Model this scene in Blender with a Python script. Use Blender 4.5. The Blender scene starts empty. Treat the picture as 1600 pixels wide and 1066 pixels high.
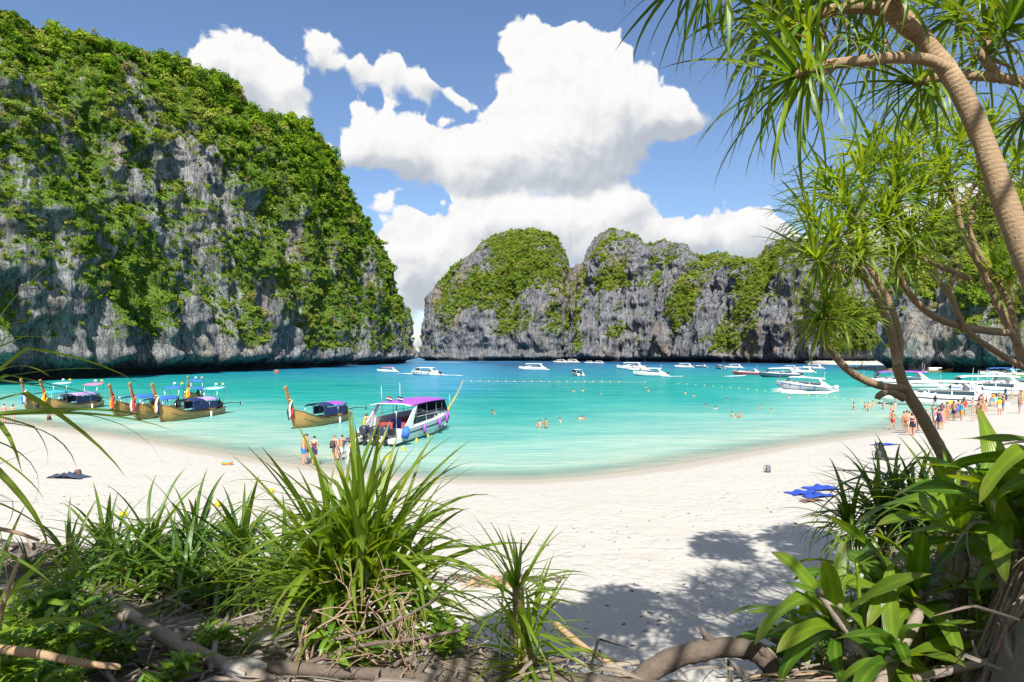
import bpy, bmesh, math, random
import numpy as np
from mathutils import Vector, Matrix, Euler, Quaternion
R = math.radians
PI = math.pi
C = bpy.context.scene.collection
scn = bpy.context.scene

# ------------------------------------------------------------------ camera
F = 1042.0; HZ = 557.0; EYE = 6.3
cam_d = bpy.data.cameras.new('camera'); cam = bpy.data.objects.new('camera', cam_d); C.objects.link(cam)
cam.location = (0, 0, EYE); cam.rotation_euler = (R(90), 0, 0)
cam_d.sensor_width = 36; cam_d.lens = 36*F/1600; cam_d.shift_y = 24/1600
cam_d.clip_start = 0.1; cam_d.clip_end = 40000
scn.camera = cam
# ------------------------------------------------------------------ sun and exposure
SUN_EL, SUN_AZ = R(48), R(178)          # azimuth clockwise from +Y
SUNV = Vector((math.sin(SUN_AZ)*math.cos(SUN_EL), math.cos(SUN_AZ)*math.cos(SUN_EL), math.sin(SUN_EL)))
sun_d = bpy.data.lights.new('sun', 'SUN'); sun = bpy.data.objects.new('sun', sun_d); C.objects.link(sun)
sun_d.energy = 4.3; sun_d.angle = R(0.53); sun_d.color = (1.0, 0.955, 0.88)
sun.rotation_euler = SUNV.to_track_quat('Z', 'Y').to_euler(); sun.location = (-40, -80, 100)
scn.view_settings.view_transform = 'Standard'; scn.view_settings.look = 'None'
scn.view_settings.exposure = 1.08; scn.view_settings.gamma = 1.0; scn.view_settings.use_curve_mapping = False
scn.render.engine = 'CYCLES'
scn.cycles.max_bounces = 7; scn.cycles.diffuse_bounces = 4; scn.cycles.glossy_bounces = 2
scn.cycles.transparent_max_bounces = 8; scn.cycles.transmission_bounces = 3
scn.cycles.caustics_reflective = False; scn.cycles.caustics_refractive = False
scn.cycles.use_denoising = True

# ------------------------------------------------------------------ node helper
class G:
    def __init__(s, nt): s.nt = nt; nt.nodes.clear()
    def n(s, typ, ins=None, **attrs):
        nd = s.nt.nodes.new(typ)
        for k, v in attrs.items(): setattr(nd, k, v)
        for k, v in (ins or {}).items(): s.put(nd.inputs[k], v)
        return nd
    def put(s, sock, v):
        if isinstance(v, bpy.types.NodeSocket): s.nt.links.new(v, sock)
        elif v is not None:
            if sock.type == 'RGBA' and len(v) == 3: v = (*v, 1)
            sock.default_value = v
    def m(s, op, a, b=None, c=None, clamp=False):
        nd = s.n('ShaderNodeMath', operation=op, use_clamp=clamp)
        for i, v in enumerate((a, b, c)):
            if v is not None: s.put(nd.inputs[i], v)
        return nd.outputs[0]
    def v(s, op, a, b=None, out=0):
        nd = s.n('ShaderNodeVectorMath', operation=op)
        s.put(nd.inputs[0], a)
        if b is not None: s.put(nd.inputs[1], b)
        return nd.outputs[out]
    def mix(s, f, a, b, blend='MIX'):
        nd = s.n('ShaderNodeMix', data_type='RGBA', blend_type=blend)
        s.put(nd.inputs[0], f); s.put(nd.inputs[6], a); s.put(nd.inputs[7], b)
        return nd.outputs[2]
    def ramp(s, f, pts, interp='LINEAR'):
        nd = s.n('ShaderNodeValToRGB'); cr = nd.color_ramp; cr.interpolation = interp
        while len(cr.elements) < len(pts): cr.elements.new(0.5)
        for e, (p, c) in zip(cr.elements, pts):
            e.position = p; e.color = (*c, 1) if hasattr(c, '__len__') else (c, c, c, 1)
        s.put(nd.inputs[0], f); return nd.outputs[0]
    def noise(s, vec, scale, detail=4, rough=0.55, dist=0.0, out=0):
        nd = s.n('ShaderNodeTexNoise', {'Scale': scale, 'Detail': detail, 'Roughness': rough, 'Distortion': dist})
        if vec is not None: s.put(nd.inputs['Vector'], vec)
        return nd.outputs[out]
    def ss(s, x, lo, hi):
        nd = s.n('ShaderNodeMapRange', {'From Min': lo, 'From Max': hi}, interpolation_type='SMOOTHSTEP')
        s.put(nd.inputs[0], x); return nd.outputs[0]

# ------------------------------------------------------------------ sky: Nishita plus cumulus clouds
world = bpy.data.worlds.new('World'); scn.world = world; world.use_nodes = True
world.cycles.sampling_method = 'MANUAL'; world.cycles.sample_map_resolution = 256
g = G(world.node_tree)
sky = g.n('ShaderNodeTexSky', sky_type='NISHITA', sun_disc=False, sun_elevation=SUN_EL, sun_rotation=SUN_AZ,
          air_density=1.0, dust_density=0.6, ozone_density=2.5)
D = g.n('ShaderNodeTexCoord').outputs['Generated']
sep = g.n('ShaderNodeSeparateXYZ', {0: D})
phi = g.m('ARCTAN2', sep.outputs[0], sep.outputs[1]); the = g.m('ARCSINE', sep.outputs[2])
pt = g.n('ShaderNodeCombineXYZ', {0: phi, 1: the}).outputs[0]
# clouds as (x, y, rx, ry, weight); measured off the photograph, turned into azimuth and elevation
CL = [(822,50,40,40,1),(850,105,55,55,1),(900,70,60,45,.9),(925,120,85,65,1),(990,160,75,55,1),(1052,178,48,36,1),(1085,190,24,18,.7),(860,190,80,70,1),
      (905,215,130,70,1),(800,235,100,55,1),(720,245,70,50,1),(618,205,70,50,1),(560,228,45,40,.9),(640,245,90,40,.9),(880,275,130,42,.8),(735,285,60,28,.6),
      (488,62,40,26,.68),(540,93,62,30,.68),(600,113,60,30,.72),(655,136,54,20,.64),(722,150,36,16,.56),(556,158,26,16,.5),
      (368,88,48,38,1),(405,128,58,46,1),(440,158,40,36,1),(466,188,30,20,.8),(325,98,30,22,.8),
      (600,322,28,24,.55),(680,370,70,48,1),(745,345,58,36,1),(640,425,62,55,1),(622,385,30,40,.9),(725,425,100,60,.9),(830,350,85,44,1),(905,348,70,40,1),
      (975,332,55,36,1),(960,385,100,42,.9),(1060,370,56,30,1),(1120,385,70,30,.9),(1168,358,50,34,1),(1212,368,42,36,1),(1195,402,60,30,.9),(650,525,34,30,1),(625,480,40,30,.7),
      (1500,315,60,40,1),(1440,360,70,40,.9),(1560,330,60,40,.9),(1330,390,80,40,.8)]
blobs = []
for x, y, rx, ry, w in CL:
    u, v_ = (x-800)/F, (HZ-y)/F
    ph = math.atan(u); th = math.atan(v_*math.cos(ph))
    blobs.append((ph, th, rx/F*math.cos(ph)*.86, ry/F*.84, w))
rr = random.Random(11)
for k in range(46):                      # same kind of clouds round the unseen dome, extra ones added for fill light
    ph = R(50) + rr.random()*R(260); th = R(rr.uniform(4, 70))
    for j in range(3):
        blobs.append((ph+rr.gauss(0, .07), th+rr.gauss(0, .03), rr.uniform(.06, .15)/math.cos(th), rr.uniform(.04, .10), 1))
def n2(vec, scale, detail, rough=.5, dist=0.0, out=0):
    return g.n('ShaderNodeTexNoise', {'Vector': vec, 'Scale': scale, 'Detail': detail, 'Roughness': rough, 'Distortion': dist}, noise_dimensions='2D').outputs[out]
ptw = g.v('ADD', pt, g.v('MULTIPLY', g.v('SUBTRACT', n2(pt, 6, 2, out=1), (.5, .5, .5)), (.05, .04, 0)))
ptw = g.v('ADD', ptw, g.v('MULTIPLY', g.v('SUBTRACT', n2(pt, 24, 3, out=1), (.5, .5, .5)), (.022, .020, 0)))
acc = under = None
for ph, th, a, b, w in blobs:
    if ph > PI: ph -= 2*PI
    d = g.v('MULTIPLY', g.v('SUBTRACT', ptw, (ph, th, 0)), (1/a, 1/b, 0))
    e = g.m('EXPONENT', g.m('MULTIPLY', g.v('DOT_PRODUCT', d, d, 1), -1.0))
    acc = g.m('MULTIPLY_ADD', e, w, acc if acc is not None else 0.0)
    under = g.m('MULTIPLY_ADD', g.m('MULTIPLY', e, w), g.v('DOT_PRODUCT', d, (-.35, .9, 0), 1), under if under is not None else 0.0)     # how high and how sunward within its puff
lift = g.m('DIVIDE', under, g.m('MAXIMUM', acc, .05))
acc = g.m('MINIMUM', acc, 1.25)
edge = n2(ptw, 14, 8, .60, 0)
vo = g.n('ShaderNodeTexVoronoi', {'Vector': ptw, 'Scale': 32.0, 'Detail': 1.0, 'Roughness': .6}, voronoi_dimensions='2D', feature='SMOOTH_F1').outputs[0]
tex = g.m('SUBTRACT', edge, g.m('MULTIPLY', vo, .38))
f = g.m('ADD', acc, g.m('MULTIPLY', g.m('SUBTRACT', tex, .33), 1.25))
soft = g.ss(lift, .25, -.45)                       # crisp crowns, ragged soft undersides
alpha = g.n('ShaderNodeMapRange', {'From Min': g.m('MULTIPLY_ADD', soft, -.06, .44), 'From Max': g.m('MULTIPLY_ADD', soft, .24, .60)}, interpolation_type='SMOOTHSTEP')
g.put(alpha.inputs[0], f); alpha = alpha.outputs[0]
pa = g.v('ADD', ptw, (-.008, .014, 0))
lit = g.m('MULTIPLY', g.m('SUBTRACT', tex, g.m('SUBTRACT', n2(pa, 14, 3, .55), g.m('MULTIPLY', vo, .38))), .35)
base = g.m('ADD', g.m('ADD', .935, lit), g.m('MULTIPLY', g.m('MINIMUM', lift, .15), .42))  # sunlit tops and grey undersides put into the cloud colour
base = g.m('MULTIPLY', base, g.m('MULTIPLY_ADD', g.ss(the, .05, .30), .06, .95))
base = g.m('MINIMUM', g.m('MAXIMUM', base, .70), 1.0)
cloud_col = g.mix(g.ss(base, .74, .94), (.74, .79, .86), (1.0, .99, .975))
cs = g.n('ShaderNodeVectorMath', {0: cloud_col, 'Scale': g.m('MULTIPLY', base, 4.75)}, operation='SCALE')
skyc = g.v('MULTIPLY', sky.outputs[0], (0.66, 0.69, 0.75))
col = g.mix(g.m('MULTIPLY', alpha, .97), skyc, cs.outputs[0])
bg = g.n('ShaderNodeBackground', {'Color': col, 'Strength': 0.10})
g.nt.links.new(bg.outputs[0], g.n('ShaderNodeOutputWorld').inputs[0])

# ------------------------------------------------------------------ helpers
def at(px, py, Y):
    """A measured direction of the photograph at the distance Y, as a place in the world."""
    return Vector(((px-800)/F*Y, Y, EYE+(HZ-py)/F*Y))
def seaat(px, py):
    Y = EYE*F/(py-HZ); return Vector(((px-800)/F*Y, Y, 0))
def tag(o, label=None, cat=None, group=None, kind=None):
    for k, v in (('label', label), ('category', cat), ('group', group), ('kind', kind)):
        if v: o[k] = v
    return o
def mesh(name, verts, faces, mat=None, smooth=True):
    me = bpy.data.meshes.new(name)
    verts = np.asarray(verts, dtype=np.float32)
    if isinstance(faces, np.ndarray):
        nf, k = faces.shape
        me.vertices.add(len(verts)); me.vertices.foreach_set('co', verts.ravel())
        me.loops.add(nf*k); me.loops.foreach_set('vertex_index', faces.astype(np.int32).ravel())
        me.polygons.add(nf); me.polygons.foreach_set('loop_start', np.arange(0, nf*k, k, dtype=np.int32))
        me.polygons.foreach_set('loop_total', np.full(nf, k, dtype=np.int32)); me.update(calc_edges=True)
    else:
        me.from_pydata([tuple(v) for v in verts], [], faces); me.update()
    if smooth: me.polygons.foreach_set('use_smooth', [True]*len(me.polygons))
    if mat is not None:
        for q in (mat if isinstance(mat, (list, tuple)) else [mat]): me.materials.append(q)
    return me
def obj(name, me, parent=None, loc=None, rot=None, scale=None):
    o = bpy.data.objects.new(name, me); C.objects.link(o)
    if parent is not None: o.parent = parent
    if loc is not None: o.location = loc
    if rot is not None: o.rotation_euler = rot
    if scale is not None: o.scale = (scale,)*3 if not hasattr(scale, '__len__') else scale
    return o
def thing(name, label, cat, loc=(0, 0, 0), rz=0, group=None):
    return tag(obj(name, None, None, loc, (0, 0, rz)), label, cat, group)
def copy_tree(o, parent=None):
    c = o.copy(); C.objects.link(c)
    if parent is not None: c.parent = parent; c.matrix_parent_inverse = Matrix()
    for ch in o.children: copy_tree(ch, c)
    return c
def vattr(me, name, vals):
    a = me.attributes.new(name, 'FLOAT', 'POINT'); a.data.foreach_set('value', np.asarray(vals, dtype=np.float32).ravel())
# vectorised value noise
def _h(ix, iy, iz, seed):
    h = (ix.astype(np.uint32)*np.uint32(374761393) + iy.astype(np.uint32)*np.uint32(668265263) + iz.astype(np.uint32)*np.uint32(2147483647) + np.uint32(seed*1274126177 & 0xffffffff))
    h = (h ^ (h >> np.uint32(13)))*np.uint32(1274126177); h = (h ^ (h >> np.uint32(15)))*np.uint32(2246822519)
    return ((h ^ (h >> np.uint32(16))) & np.uint32(0xffffff)).astype(np.float32)/np.float32(0xffffff)
def vnoise(p, seed=0):
    p = np.asarray(p, dtype=np.float32); i = np.floor(p).astype(np.int64); f = p-i; f = f*f*f*(f*(f*6-15)+10)
    x, y, z = i[..., 0], i[..., 1], i[..., 2]; fx, fy, fz = f[..., 0], f[..., 1], f[..., 2]
    def L(dy, dz): a = _h(x, y+dy, z+dz, seed); b = _h(x+1, y+dy, z+dz, seed); return a+(b-a)*fx
    a = L(0, 0); a = a+(L(1, 0)-a)*fy; b = L(0, 1); b = b+(L(1, 1)-b)*fy
    return (a+(b-a)*fz)*2-1
def fbm(p, oct=4, seed=0, gain=.5, ridged=False):
    s = 0; a = 1; tot = 0; p = np.asarray(p, dtype=np.float32)
    for k in range(oct):
        n = vnoise(p*(2.03**k)+k*17.3, seed+k)
        s = s+a*((1-2*np.abs(n)) if ridged else n); tot += a; a *= gain
    return s/tot
def sstep(x, a, b):
    t = np.clip((x-a)/(b-a), 0, 1); return t*t*(3-2*t)
def M(name, fn):
    m = bpy.data.materials.new(name); m.use_nodes = True; gg = G(m.node_tree)
    out = gg.n('ShaderNodeOutputMaterial'); sh = fn(gg)
    gg.nt.links.new(sh, out.inputs[0]); return m
def plain(name, col, rough=.6, var=.12, scale=3.0, metal=0.0, coat=0.0, spec=.5):
    """Painted / moulded / woven stuff: one colour with a little wear in tone and gloss."""
    def fn(g):
        p = g.n('ShaderNodeTexCoord').outputs['Object']
        n = g.noise(p, scale, 5, .6)
        c = g.mix(n, tuple(max(0, x*(1-var*1.4)) for x in col), tuple(min(1, x*(1+var)) for x in col))
        b = g.n('ShaderNodeBsdfPrincipled', {'Base Color': c, 'Roughness': g.m('MULTIPLY_ADD', n, .2, rough-.1), 'Metallic': metal, 'Coat Weight': coat, 'Specular IOR Level': spec})
        return b.outputs[0]
    return M(name, fn)
# ------------------------------------------------------------------ the beach, the bank the camera stands on, the sea
SX = np.array([-400,-120,-85,-51,-37,-26,-15.7,-6.7,-1.6,3.3,7,11.7,17.5,24.4,32.6,41.4,52,65,82,110,150,400.])
SY = np.array([150,105,84,66,56.6,49,41,34.9,33.6,34.2,36.7,40.5,45.6,51,56.6,66,76,90,107,130,155,200.])
def shore(x):
    w = 0
    for dx in (-3, -1.5, 0, 1.5, 3): w = w+np.interp(x+dx, SX, SY)
    return w/5
def Hland(x, y, detail=True):
    x = np.asarray(x, dtype=np.float64); y = np.asarray(y, dtype=np.float64)
    ys = shore(x); sl = (shore(x+2)-shore(x-2))/4
    d = (ys-y)/np.sqrt(1+sl*sl)
    z = np.where(d > 0, 1.45*(1-np.exp(-np.maximum(d, 0)/17)), -5.5*(1-np.exp(np.minimum(d, 0)/75)))
    # bank
    edge = np.interp(x, [-30,-8,-5,-2.5,-1,0.2,1.6,3,4.5,6,9,14,25], [9.5,9.6,9.2,7.4,6.0,5.0,4.6,5.2,7.8,9.3,11.5,14.5,22])
    top = 4.3-.15*np.maximum(y-2.5, 0) + .35*np.clip(x-3.0, 0, 5) + 1.0*sstep(x-.66*y, 0.0, .55)*(1-sstep(y, 6.0, 8.0)) + .10*np.clip(-x-3, 0, 8)
    wdt = 3.0
    t = np.clip((edge+wdt-y)/wdt, 0, 1); s = t*t*(3-2*t)
    top = np.maximum(top, z)
    z = z+(top-z)*s
    if detail:
        P = np.stack([x, y, 0*x], -1)
        z = z+s*(.10*fbm(P*1.1, 3, 5)+.05*fbm(P*4, 3, 6)+.02*fbm(P*11, 2, 7))
        dry = sstep(d, 1.5, 8)*(1-s)
        z = z+dry*(.030*fbm(P*.9, 4, 9)+.05*fbm(P*.25, 2, 10))
    return z
def Hz(x, y): return float(Hland(np.array([x]), np.array([y]))[0])
def ground(px, py):
    """Where the sight line through a measured point of the photograph meets the land."""
    Y = 2.5*1.004**np.arange(1042); X = (px-800)/F*Y; Z = EYE+(HZ-py)/F*Y
    k = int(np.argmax(Z <= np.maximum(0, Hland(X, Y, False)))); p = at(px, py, float(Y[k] if k else Y[-1]))
    return Vector((p.x, p.y, Hz(p.x, p.y)))

def sand_fn(g):
    pos = g.n('ShaderNodeNewGeometry').outputs['Position']
    wet = g.n('ShaderNodeAttribute', attribute_name='wet').outputs['Fac']
    bank = g.n('ShaderNodeAttribute', attribute_name='bank').outputs['Fac']
    n1 = g.noise(pos, .35, 5, .6); n2 = g.noise(pos, 4, 6, .65); n3 = g.noise(pos, 30, 4, .6); n4 = g.noise(pos, 180, 2, .5)
    c = g.mix(n1, (.405, .385, .345), (.45, .432, .398))
    c = g.mix(g.m('MULTIPLY', g.ss(n2, .52, .72), .35), c, (.36, .30, .245))
    # crumbs of coral and bits of wrack
    sp = g.n('ShaderNodeTexVoronoi', {'Vector': pos, 'Scale': 6.5, 'Randomness': 1.0}, feature='F1').outputs[0]
    c = g.mix(g.m('MULTIPLY', g.m('MULTIPLY', g.m('LESS_THAN', sp, .075), g.m('GREATER_THAN', n2, .5)), .55), c, (.16, .11, .07))
    c = g.mix(g.m('MULTIPLY', wet, .75), c, (.36, .32, .25))
    soil = g.mix(n3, (.07, .055, .04), (.24, .20, .16))
    c = g.mix(g.m('MULTIPLY', bank, g.ss(g.m('ADD', n2, g.m('MULTIPLY', n1, .4)), .40, .62)), c, soil)
    r = g.m('MULTIPLY_ADD', wet, -.45, .92)
    foot = g.n('ShaderNodeTexVoronoi', {'Vector': g.v('ADD', pos, g.v('MULTIPLY', g.n('ShaderNodeTexNoise', {'Vector': pos, 'Scale': 2.0}).outputs['Color'], (.5, .5, 0))), 'Scale': 2.3, 'Smoothness': .7}, feature='SMOOTH_F1').outputs[0]
    foot = g.m('MULTIPLY', g.ss(foot, .05, .5), g.ss(n1, .32, .5))
    h = g.m('ADD', g.m('MULTIPLY', g.m('SUBTRACT', 1, wet), g.m('ADD', g.m('MULTIPLY', foot, .035), g.m('MULTIPLY', n2, .055))), g.m('ADD', g.m('MULTIPLY', n3, .009), g.m('MULTIPLY', n4, .0016)))
    bp = g.n('ShaderNodeBump', {'Height': h, 'Strength': 1.0, 'Distance': 1.0})
    return g.n('ShaderNodeBsdfPrincipled', {'Base Color': c, 'Roughness': r, 'Normal': bp.outputs[0], 'Specular IOR Level': .25}).outputs[0]
m_sand = M('sand', sand_fn)
def spaced(lo, mid0, mid1, hi, fine, grow=1.045):
    a = list(np.arange(mid0, mid1, fine)); st = fine
    while a[-1] < hi: st *= grow; a.append(a[-1]+st)
    st = fine
    while a[0] > lo: st *= grow; a.insert(0, a[0]-st)
    return np.array(a)
gx = spaced(-190, -9, 11, 230, .11); gy = spaced(-12, 2.5, 16, 260, .085, 1.02)
XX, YY = np.meshgrid(gx, gy); ZZ = Hland(XX, YY)
nx, ny = len(gx), len(gy)
idx = np.arange(nx*ny).reshape(ny, nx)
quads = np.stack([idx[:-1, :-1], idx[:-1, 1:], idx[1:, 1:], idx[1:, :-1]], -1).reshape(-1, 4)
me = mesh('beach', np.stack([XX, YY, ZZ], -1).reshape(-1, 3), quads, m_sand)
vattr(me, 'wet', sstep(ZZ, -.12, -.02)*(1-sstep(ZZ+.03*fbm(np.stack([XX*.3, YY*.3, 0*XX], -1), 3, 3), .07, .17)))
edge_ = Hland(XX, YY, False); vattr(me, 'bank', sstep(edge_, 1.9, 3.1)*sstep(YY, -20, -10))
beach = tag(obj('beach', me), 'white sand beach with footprints sloping to the bay', None, None, 'structure')

# the sea: one sheet out to the horizon
def sea_fn(g):
    pos = g.n('ShaderNodeNewGeometry').outputs['Position']
    a = g.n('ShaderNodeAttribute', attribute_name='off').outputs['Fac']
    bl = g.n('ShaderNodeAttribute', attribute_name='channel_sky').outputs['Fac']
    ps = g.v('MULTIPLY', pos, (.35, 1.0, 0))
    n = g.noise(g.v('MULTIPLY', pos, (.012, .03, 0)), 1.0, 4, .55)
    an = g.m('ADD', a, g.m('MULTIPLY', g.m('SUBTRACT', n, .5), .10))
    c = g.ramp(an, [(0, (.44, .42, .33)), (.09, (.38, .43, .34)), (.20, (.30, .42, .345)), (.32, (.17, .385, .325)), (.46, (.020, .29, .255)), (.60, (.002, .235, .215)), (.72, (.003, .19, .235)), (.84, (.006, .14, .245)), (.94, (.010, .095, .20)), (1, (.006, .04, .12))])
    c = g.mix(g.m('MULTIPLY', bl, .75), c, (.05, .23, .40))
    w1 = g.noise(ps, .9, 5, .62, .4); w2 = g.noise(g.v('MULTIPLY', pos, (.05, .16, 0)), 1.0, 5, .6, .3); w3 = g.noise(ps, 5, 3, .5)
    # painted ripple tone: darker depths and sky reflection put into the colour
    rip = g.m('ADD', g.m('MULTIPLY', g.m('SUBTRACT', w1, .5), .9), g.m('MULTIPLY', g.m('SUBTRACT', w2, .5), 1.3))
    h = g.m('ADD', g.m('MULTIPLY', w1, .22), g.m('ADD', g.m('MULTIPLY', w2, .55), g.m('MULTIPLY', w3, .02)))
    bp = g.n('ShaderNodeBump', {'Height': h, 'Strength': .8, 'Distance': 1.0})
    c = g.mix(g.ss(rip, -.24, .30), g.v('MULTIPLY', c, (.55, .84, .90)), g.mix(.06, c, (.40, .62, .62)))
    body = g.n('ShaderNodeBsdfDiffuse', {'Color': c, 'Normal': bp.outputs[0]}).outputs[0]
    clear = g.n('ShaderNodeBsdfTransparent', {'Color': g.mix(g.ss(a, .0, .3), (.97, .98, .96), (.55, .92, .86))}).outputs[0]
    al = g.m('ADD', g.ss(a, -.02, .13), 0.0)
    al = g.m('ADD', g.m('MULTIPLY', al, .92), .02, clamp=True)
    mx = g.n('ShaderNodeMixShader', {0: al, 1: clear, 2: body}).outputs[0]
    gl = g.n('ShaderNodeBsdfGlossy', {'Color': (1, 1, 1, 1), 'Roughness': .09, 'Normal': bp.outputs[0]}).outputs[0]
    fr = g.n('ShaderNodeFresnel', {'IOR': 1.33, 'Normal': bp.outputs[0]}).outputs[0]
    fac = g.m('MULTIPLY_ADD', g.m('MINIMUM', fr, .5), .25, .0)
    return g.n('ShaderNodeMixShader', {0: fac, 1: mx, 2: gl}).outputs[0]
m_sea = M('sea_water', sea_fn)
rows = np.concatenate([np.linspace(24, 140, 200), 140*np.exp(np.linspace(0, math.log(16000/140), 190))[1:]])
ang = np.concatenate([np.linspace(R(-80), R(-42), 30)[:-1], np.linspace(R(-42), R(42), 300), np.linspace(R(42), R(80), 30)[1:]])
YY = rows[:, None]+0*ang[None]; XX = YY*np.tan(ang)[None]
dd = (YY-shore(XX))/np.sqrt(1+((shore(XX+2)-shore(XX-2))/4)**2)
off = np.where(dd < 0, 0, np.log1p(np.maximum(dd, 0)/6)/math.log1p(420/6))
pxs = 800+F*XX/YY
chan_sky = np.exp(-((pxs-(690+.0*YY))/75)**2)*sstep(YY, 75, 140)*(1-.3*sstep(YY, 500, 900))  # bluer strip: deeper channel plus sky reflection put into the water colour
chan_sky = np.maximum(chan_sky, sstep(YY, 420, 900)*.6*np.exp(-((pxs-760)/160)**2))
nr, na = YY.shape; idx = np.arange(nr*na).reshape(nr, na)
quads = np.stack([idx[:-1, :-1], idx[:-1, 1:], idx[1:, 1:], idx[1:, :-1]], -1).reshape(-1, 4)
me = mesh('sea', np.stack([XX, YY, 0*XX+.0], -1).reshape(-1, 3), quads, m_sea)
vattr(me, 'off', off); vattr(me, 'channel_sky', chan_sky)
sea = tag(obj('sea', me), 'turquoise bay water paling towards the sand and bluer out to sea', None, None, 'structure')
# ------------------------------------------------------------------ limestone cliffs with hanging bush
def rock_mat(name, light, mid, dark, ochre, ochre_amt, sc=1.0, grass=((.055, .12, .014), (.19, .26, .03))):
    def fn(g):
        pos = g.n('ShaderNodeNewGeometry').outputs['Position']
        veg = g.n('ShaderNodeAttribute', attribute_name='veg').outputs['Fac']
        st = g.v('MULTIPLY', pos, (.16*sc, .16*sc, .022*sc))
        n1 = g.noise(st, 1.0, 6, .62, .6); n2 = g.noise(g.v('MULTIPLY', pos, (.55*sc, .55*sc, .09*sc)), 1.0, 6, .65, .3)
        n3 = g.noise(pos, .03*sc, 3, .5); n4 = g.noise(pos, 1.1*sc, 5, .7)
        n6 = g.noise(g.v('MULTIPLY', pos, (1.7*sc, 1.7*sc, .34*sc)), 1.0, 5, .7, .2)
        v = g.m('ADD', g.m('MULTIPLY', n1, .36), g.m('ADD', g.m('MULTIPLY', n2, .34), g.m('MULTIPLY', n6, .30)))
        c = g.ramp(v, [(.36, dark), (.45, mid), (.53, light), (.64, tuple(min(1, x*1.35) for x in light))])
        cr1_ = g.noise(g.v('MULTIPLY', pos, (.30*sc, .30*sc, .045*sc)), 1.0, 5, .6, .5)
        c = g.mix(g.m('MULTIPLY', g.ss(g.m('ABSOLUTE', g.m('SUBTRACT', cr1_, .5)), .030, .004), .75), c, tuple(x*.5 for x in dark))
        c = g.mix(g.m('MULTIPLY', g.ss(n4, .50, .66), .5), c, dark)
        c = g.mix(g.m('MULTIPLY', g.m('MULTIPLY', g.ss(n3, .48, .66), g.ss(n1, .40, .60)), ochre_amt), c, ochre)
        n5 = g.noise(g.v('MULTIPLY', pos, (.10, .10, .012)), 1.0, 4, .6)
        c = g.mix(g.m('MULTIPLY', g.m('MULTIPLY', g.ss(n5, .52, .68), g.ss(g.n('ShaderNodeSeparateXYZ', {0: pos}).outputs[2], 60, 15)), .45), c, (.05, .13, .09))
        gn = g.noise(pos, .5*sc, 5, .7)
        gn2 = g.noise(pos, 1.5*sc, 5, .75)
        gr = g.ramp(gn2, [(.34, tuple(x*.25 for x in grass[0])), (.48, grass[0]), (.62, grass[1])])
        c = g.mix(g.ss(g.m('ADD', veg, g.m('MULTIPLY', g.m('SUBTRACT', gn, .5), 2.2)), .50, .74), c, gr)
        z = g.n('ShaderNodeSeparateXYZ', {0: pos}).outputs[2]
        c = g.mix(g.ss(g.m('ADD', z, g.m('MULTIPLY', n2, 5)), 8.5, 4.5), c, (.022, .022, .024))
        h = g.m('ADD', g.m('MULTIPLY', n1, 4.0/sc), g.m('ADD', g.m('MULTIPLY', n2, 2.6/sc), g.m('MULTIPLY', g.m('ADD', n4, n6), .8/sc)))
        bp = g.n('ShaderNodeBump', {'Height': h, 'Strength': .9, 'Distance': 1.0})
        return g.n('ShaderNodeBsdfPrincipled', {'Base Color': c, 'Roughness': .9, 'Normal': bp.outputs[0], 'Specular IOR Level': .2}).outputs[0]
    return M(name, fn)
m_rock_near = rock_mat('limestone_near', (.31, .31, .31), (.14, .142, .15), (.045, .046, .052), (.25, .175, .085), .45)
m_rock_far = rock_mat('limestone_far', (.215, .22, .24), (.125, .128, .142), (.045, .047, .056), (.28, .18, .11), .65, .55)  # lighter and bluer, distance haze put into the rock colour

def crom(P, n):
    P = np.asarray(P, float); k = len(P)-1
    t = np.linspace(0, k, n); i = np.minimum(t.astype(int), k-1); f = (t-i)[:, None]
    g_ = lambda j: P[np.clip(j, 0, k)]
    a, b, c, d = g_(i-1), g_(i), g_(i+1), g_(i+2)
    return .5*(2*b+(c-a)*f+(2*a-5*b+4*c-d)*f**2+(3*b-a-3*c+d)*f**3)
def bush_mat():
    def fn(g):
        rnd = g.n('ShaderNodeObjectInfo').outputs['Random']
        tint = g.n('ShaderNodeAttribute', attribute_name='tint', attribute_type='INSTANCER').outputs['Fac']
        lf = g.n('ShaderNodeAttribute', attribute_name='leaf').outputs['Fac']
        c = g.ramp(rnd, [(0, (.035, .095, .014)), (.2, (.080, .18, .016)), (.5, (.15, .27, .018)), (.8, (.25, .36, .026)), (.93, (.31, .36, .07)), (1, (.26, .19, .10))])
        c = g.mix(g.m('MULTIPLY', tint, .8), c, g.mix(rnd, (.24, .30, .025), (.44, .38, .15)))
        c = g.mix(g.m('MULTIPLY', lf, .5), c, (.10, .15, .015))
        d = g.n('ShaderNodeBsdfDiffuse', {'Color': c}).outputs[0]
        t = g.n('ShaderNodeBsdfTranslucent', {'Color': g.v('MULTIPLY', c, (1.5, 1.5, .7))}).outputs[0]
        return g.n('ShaderNodeMixShader', {0: .32, 1: d, 2: t}).outputs[0]
    return M('cliff_bush_leaf', fn)
m_bush = bush_mat()
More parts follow.
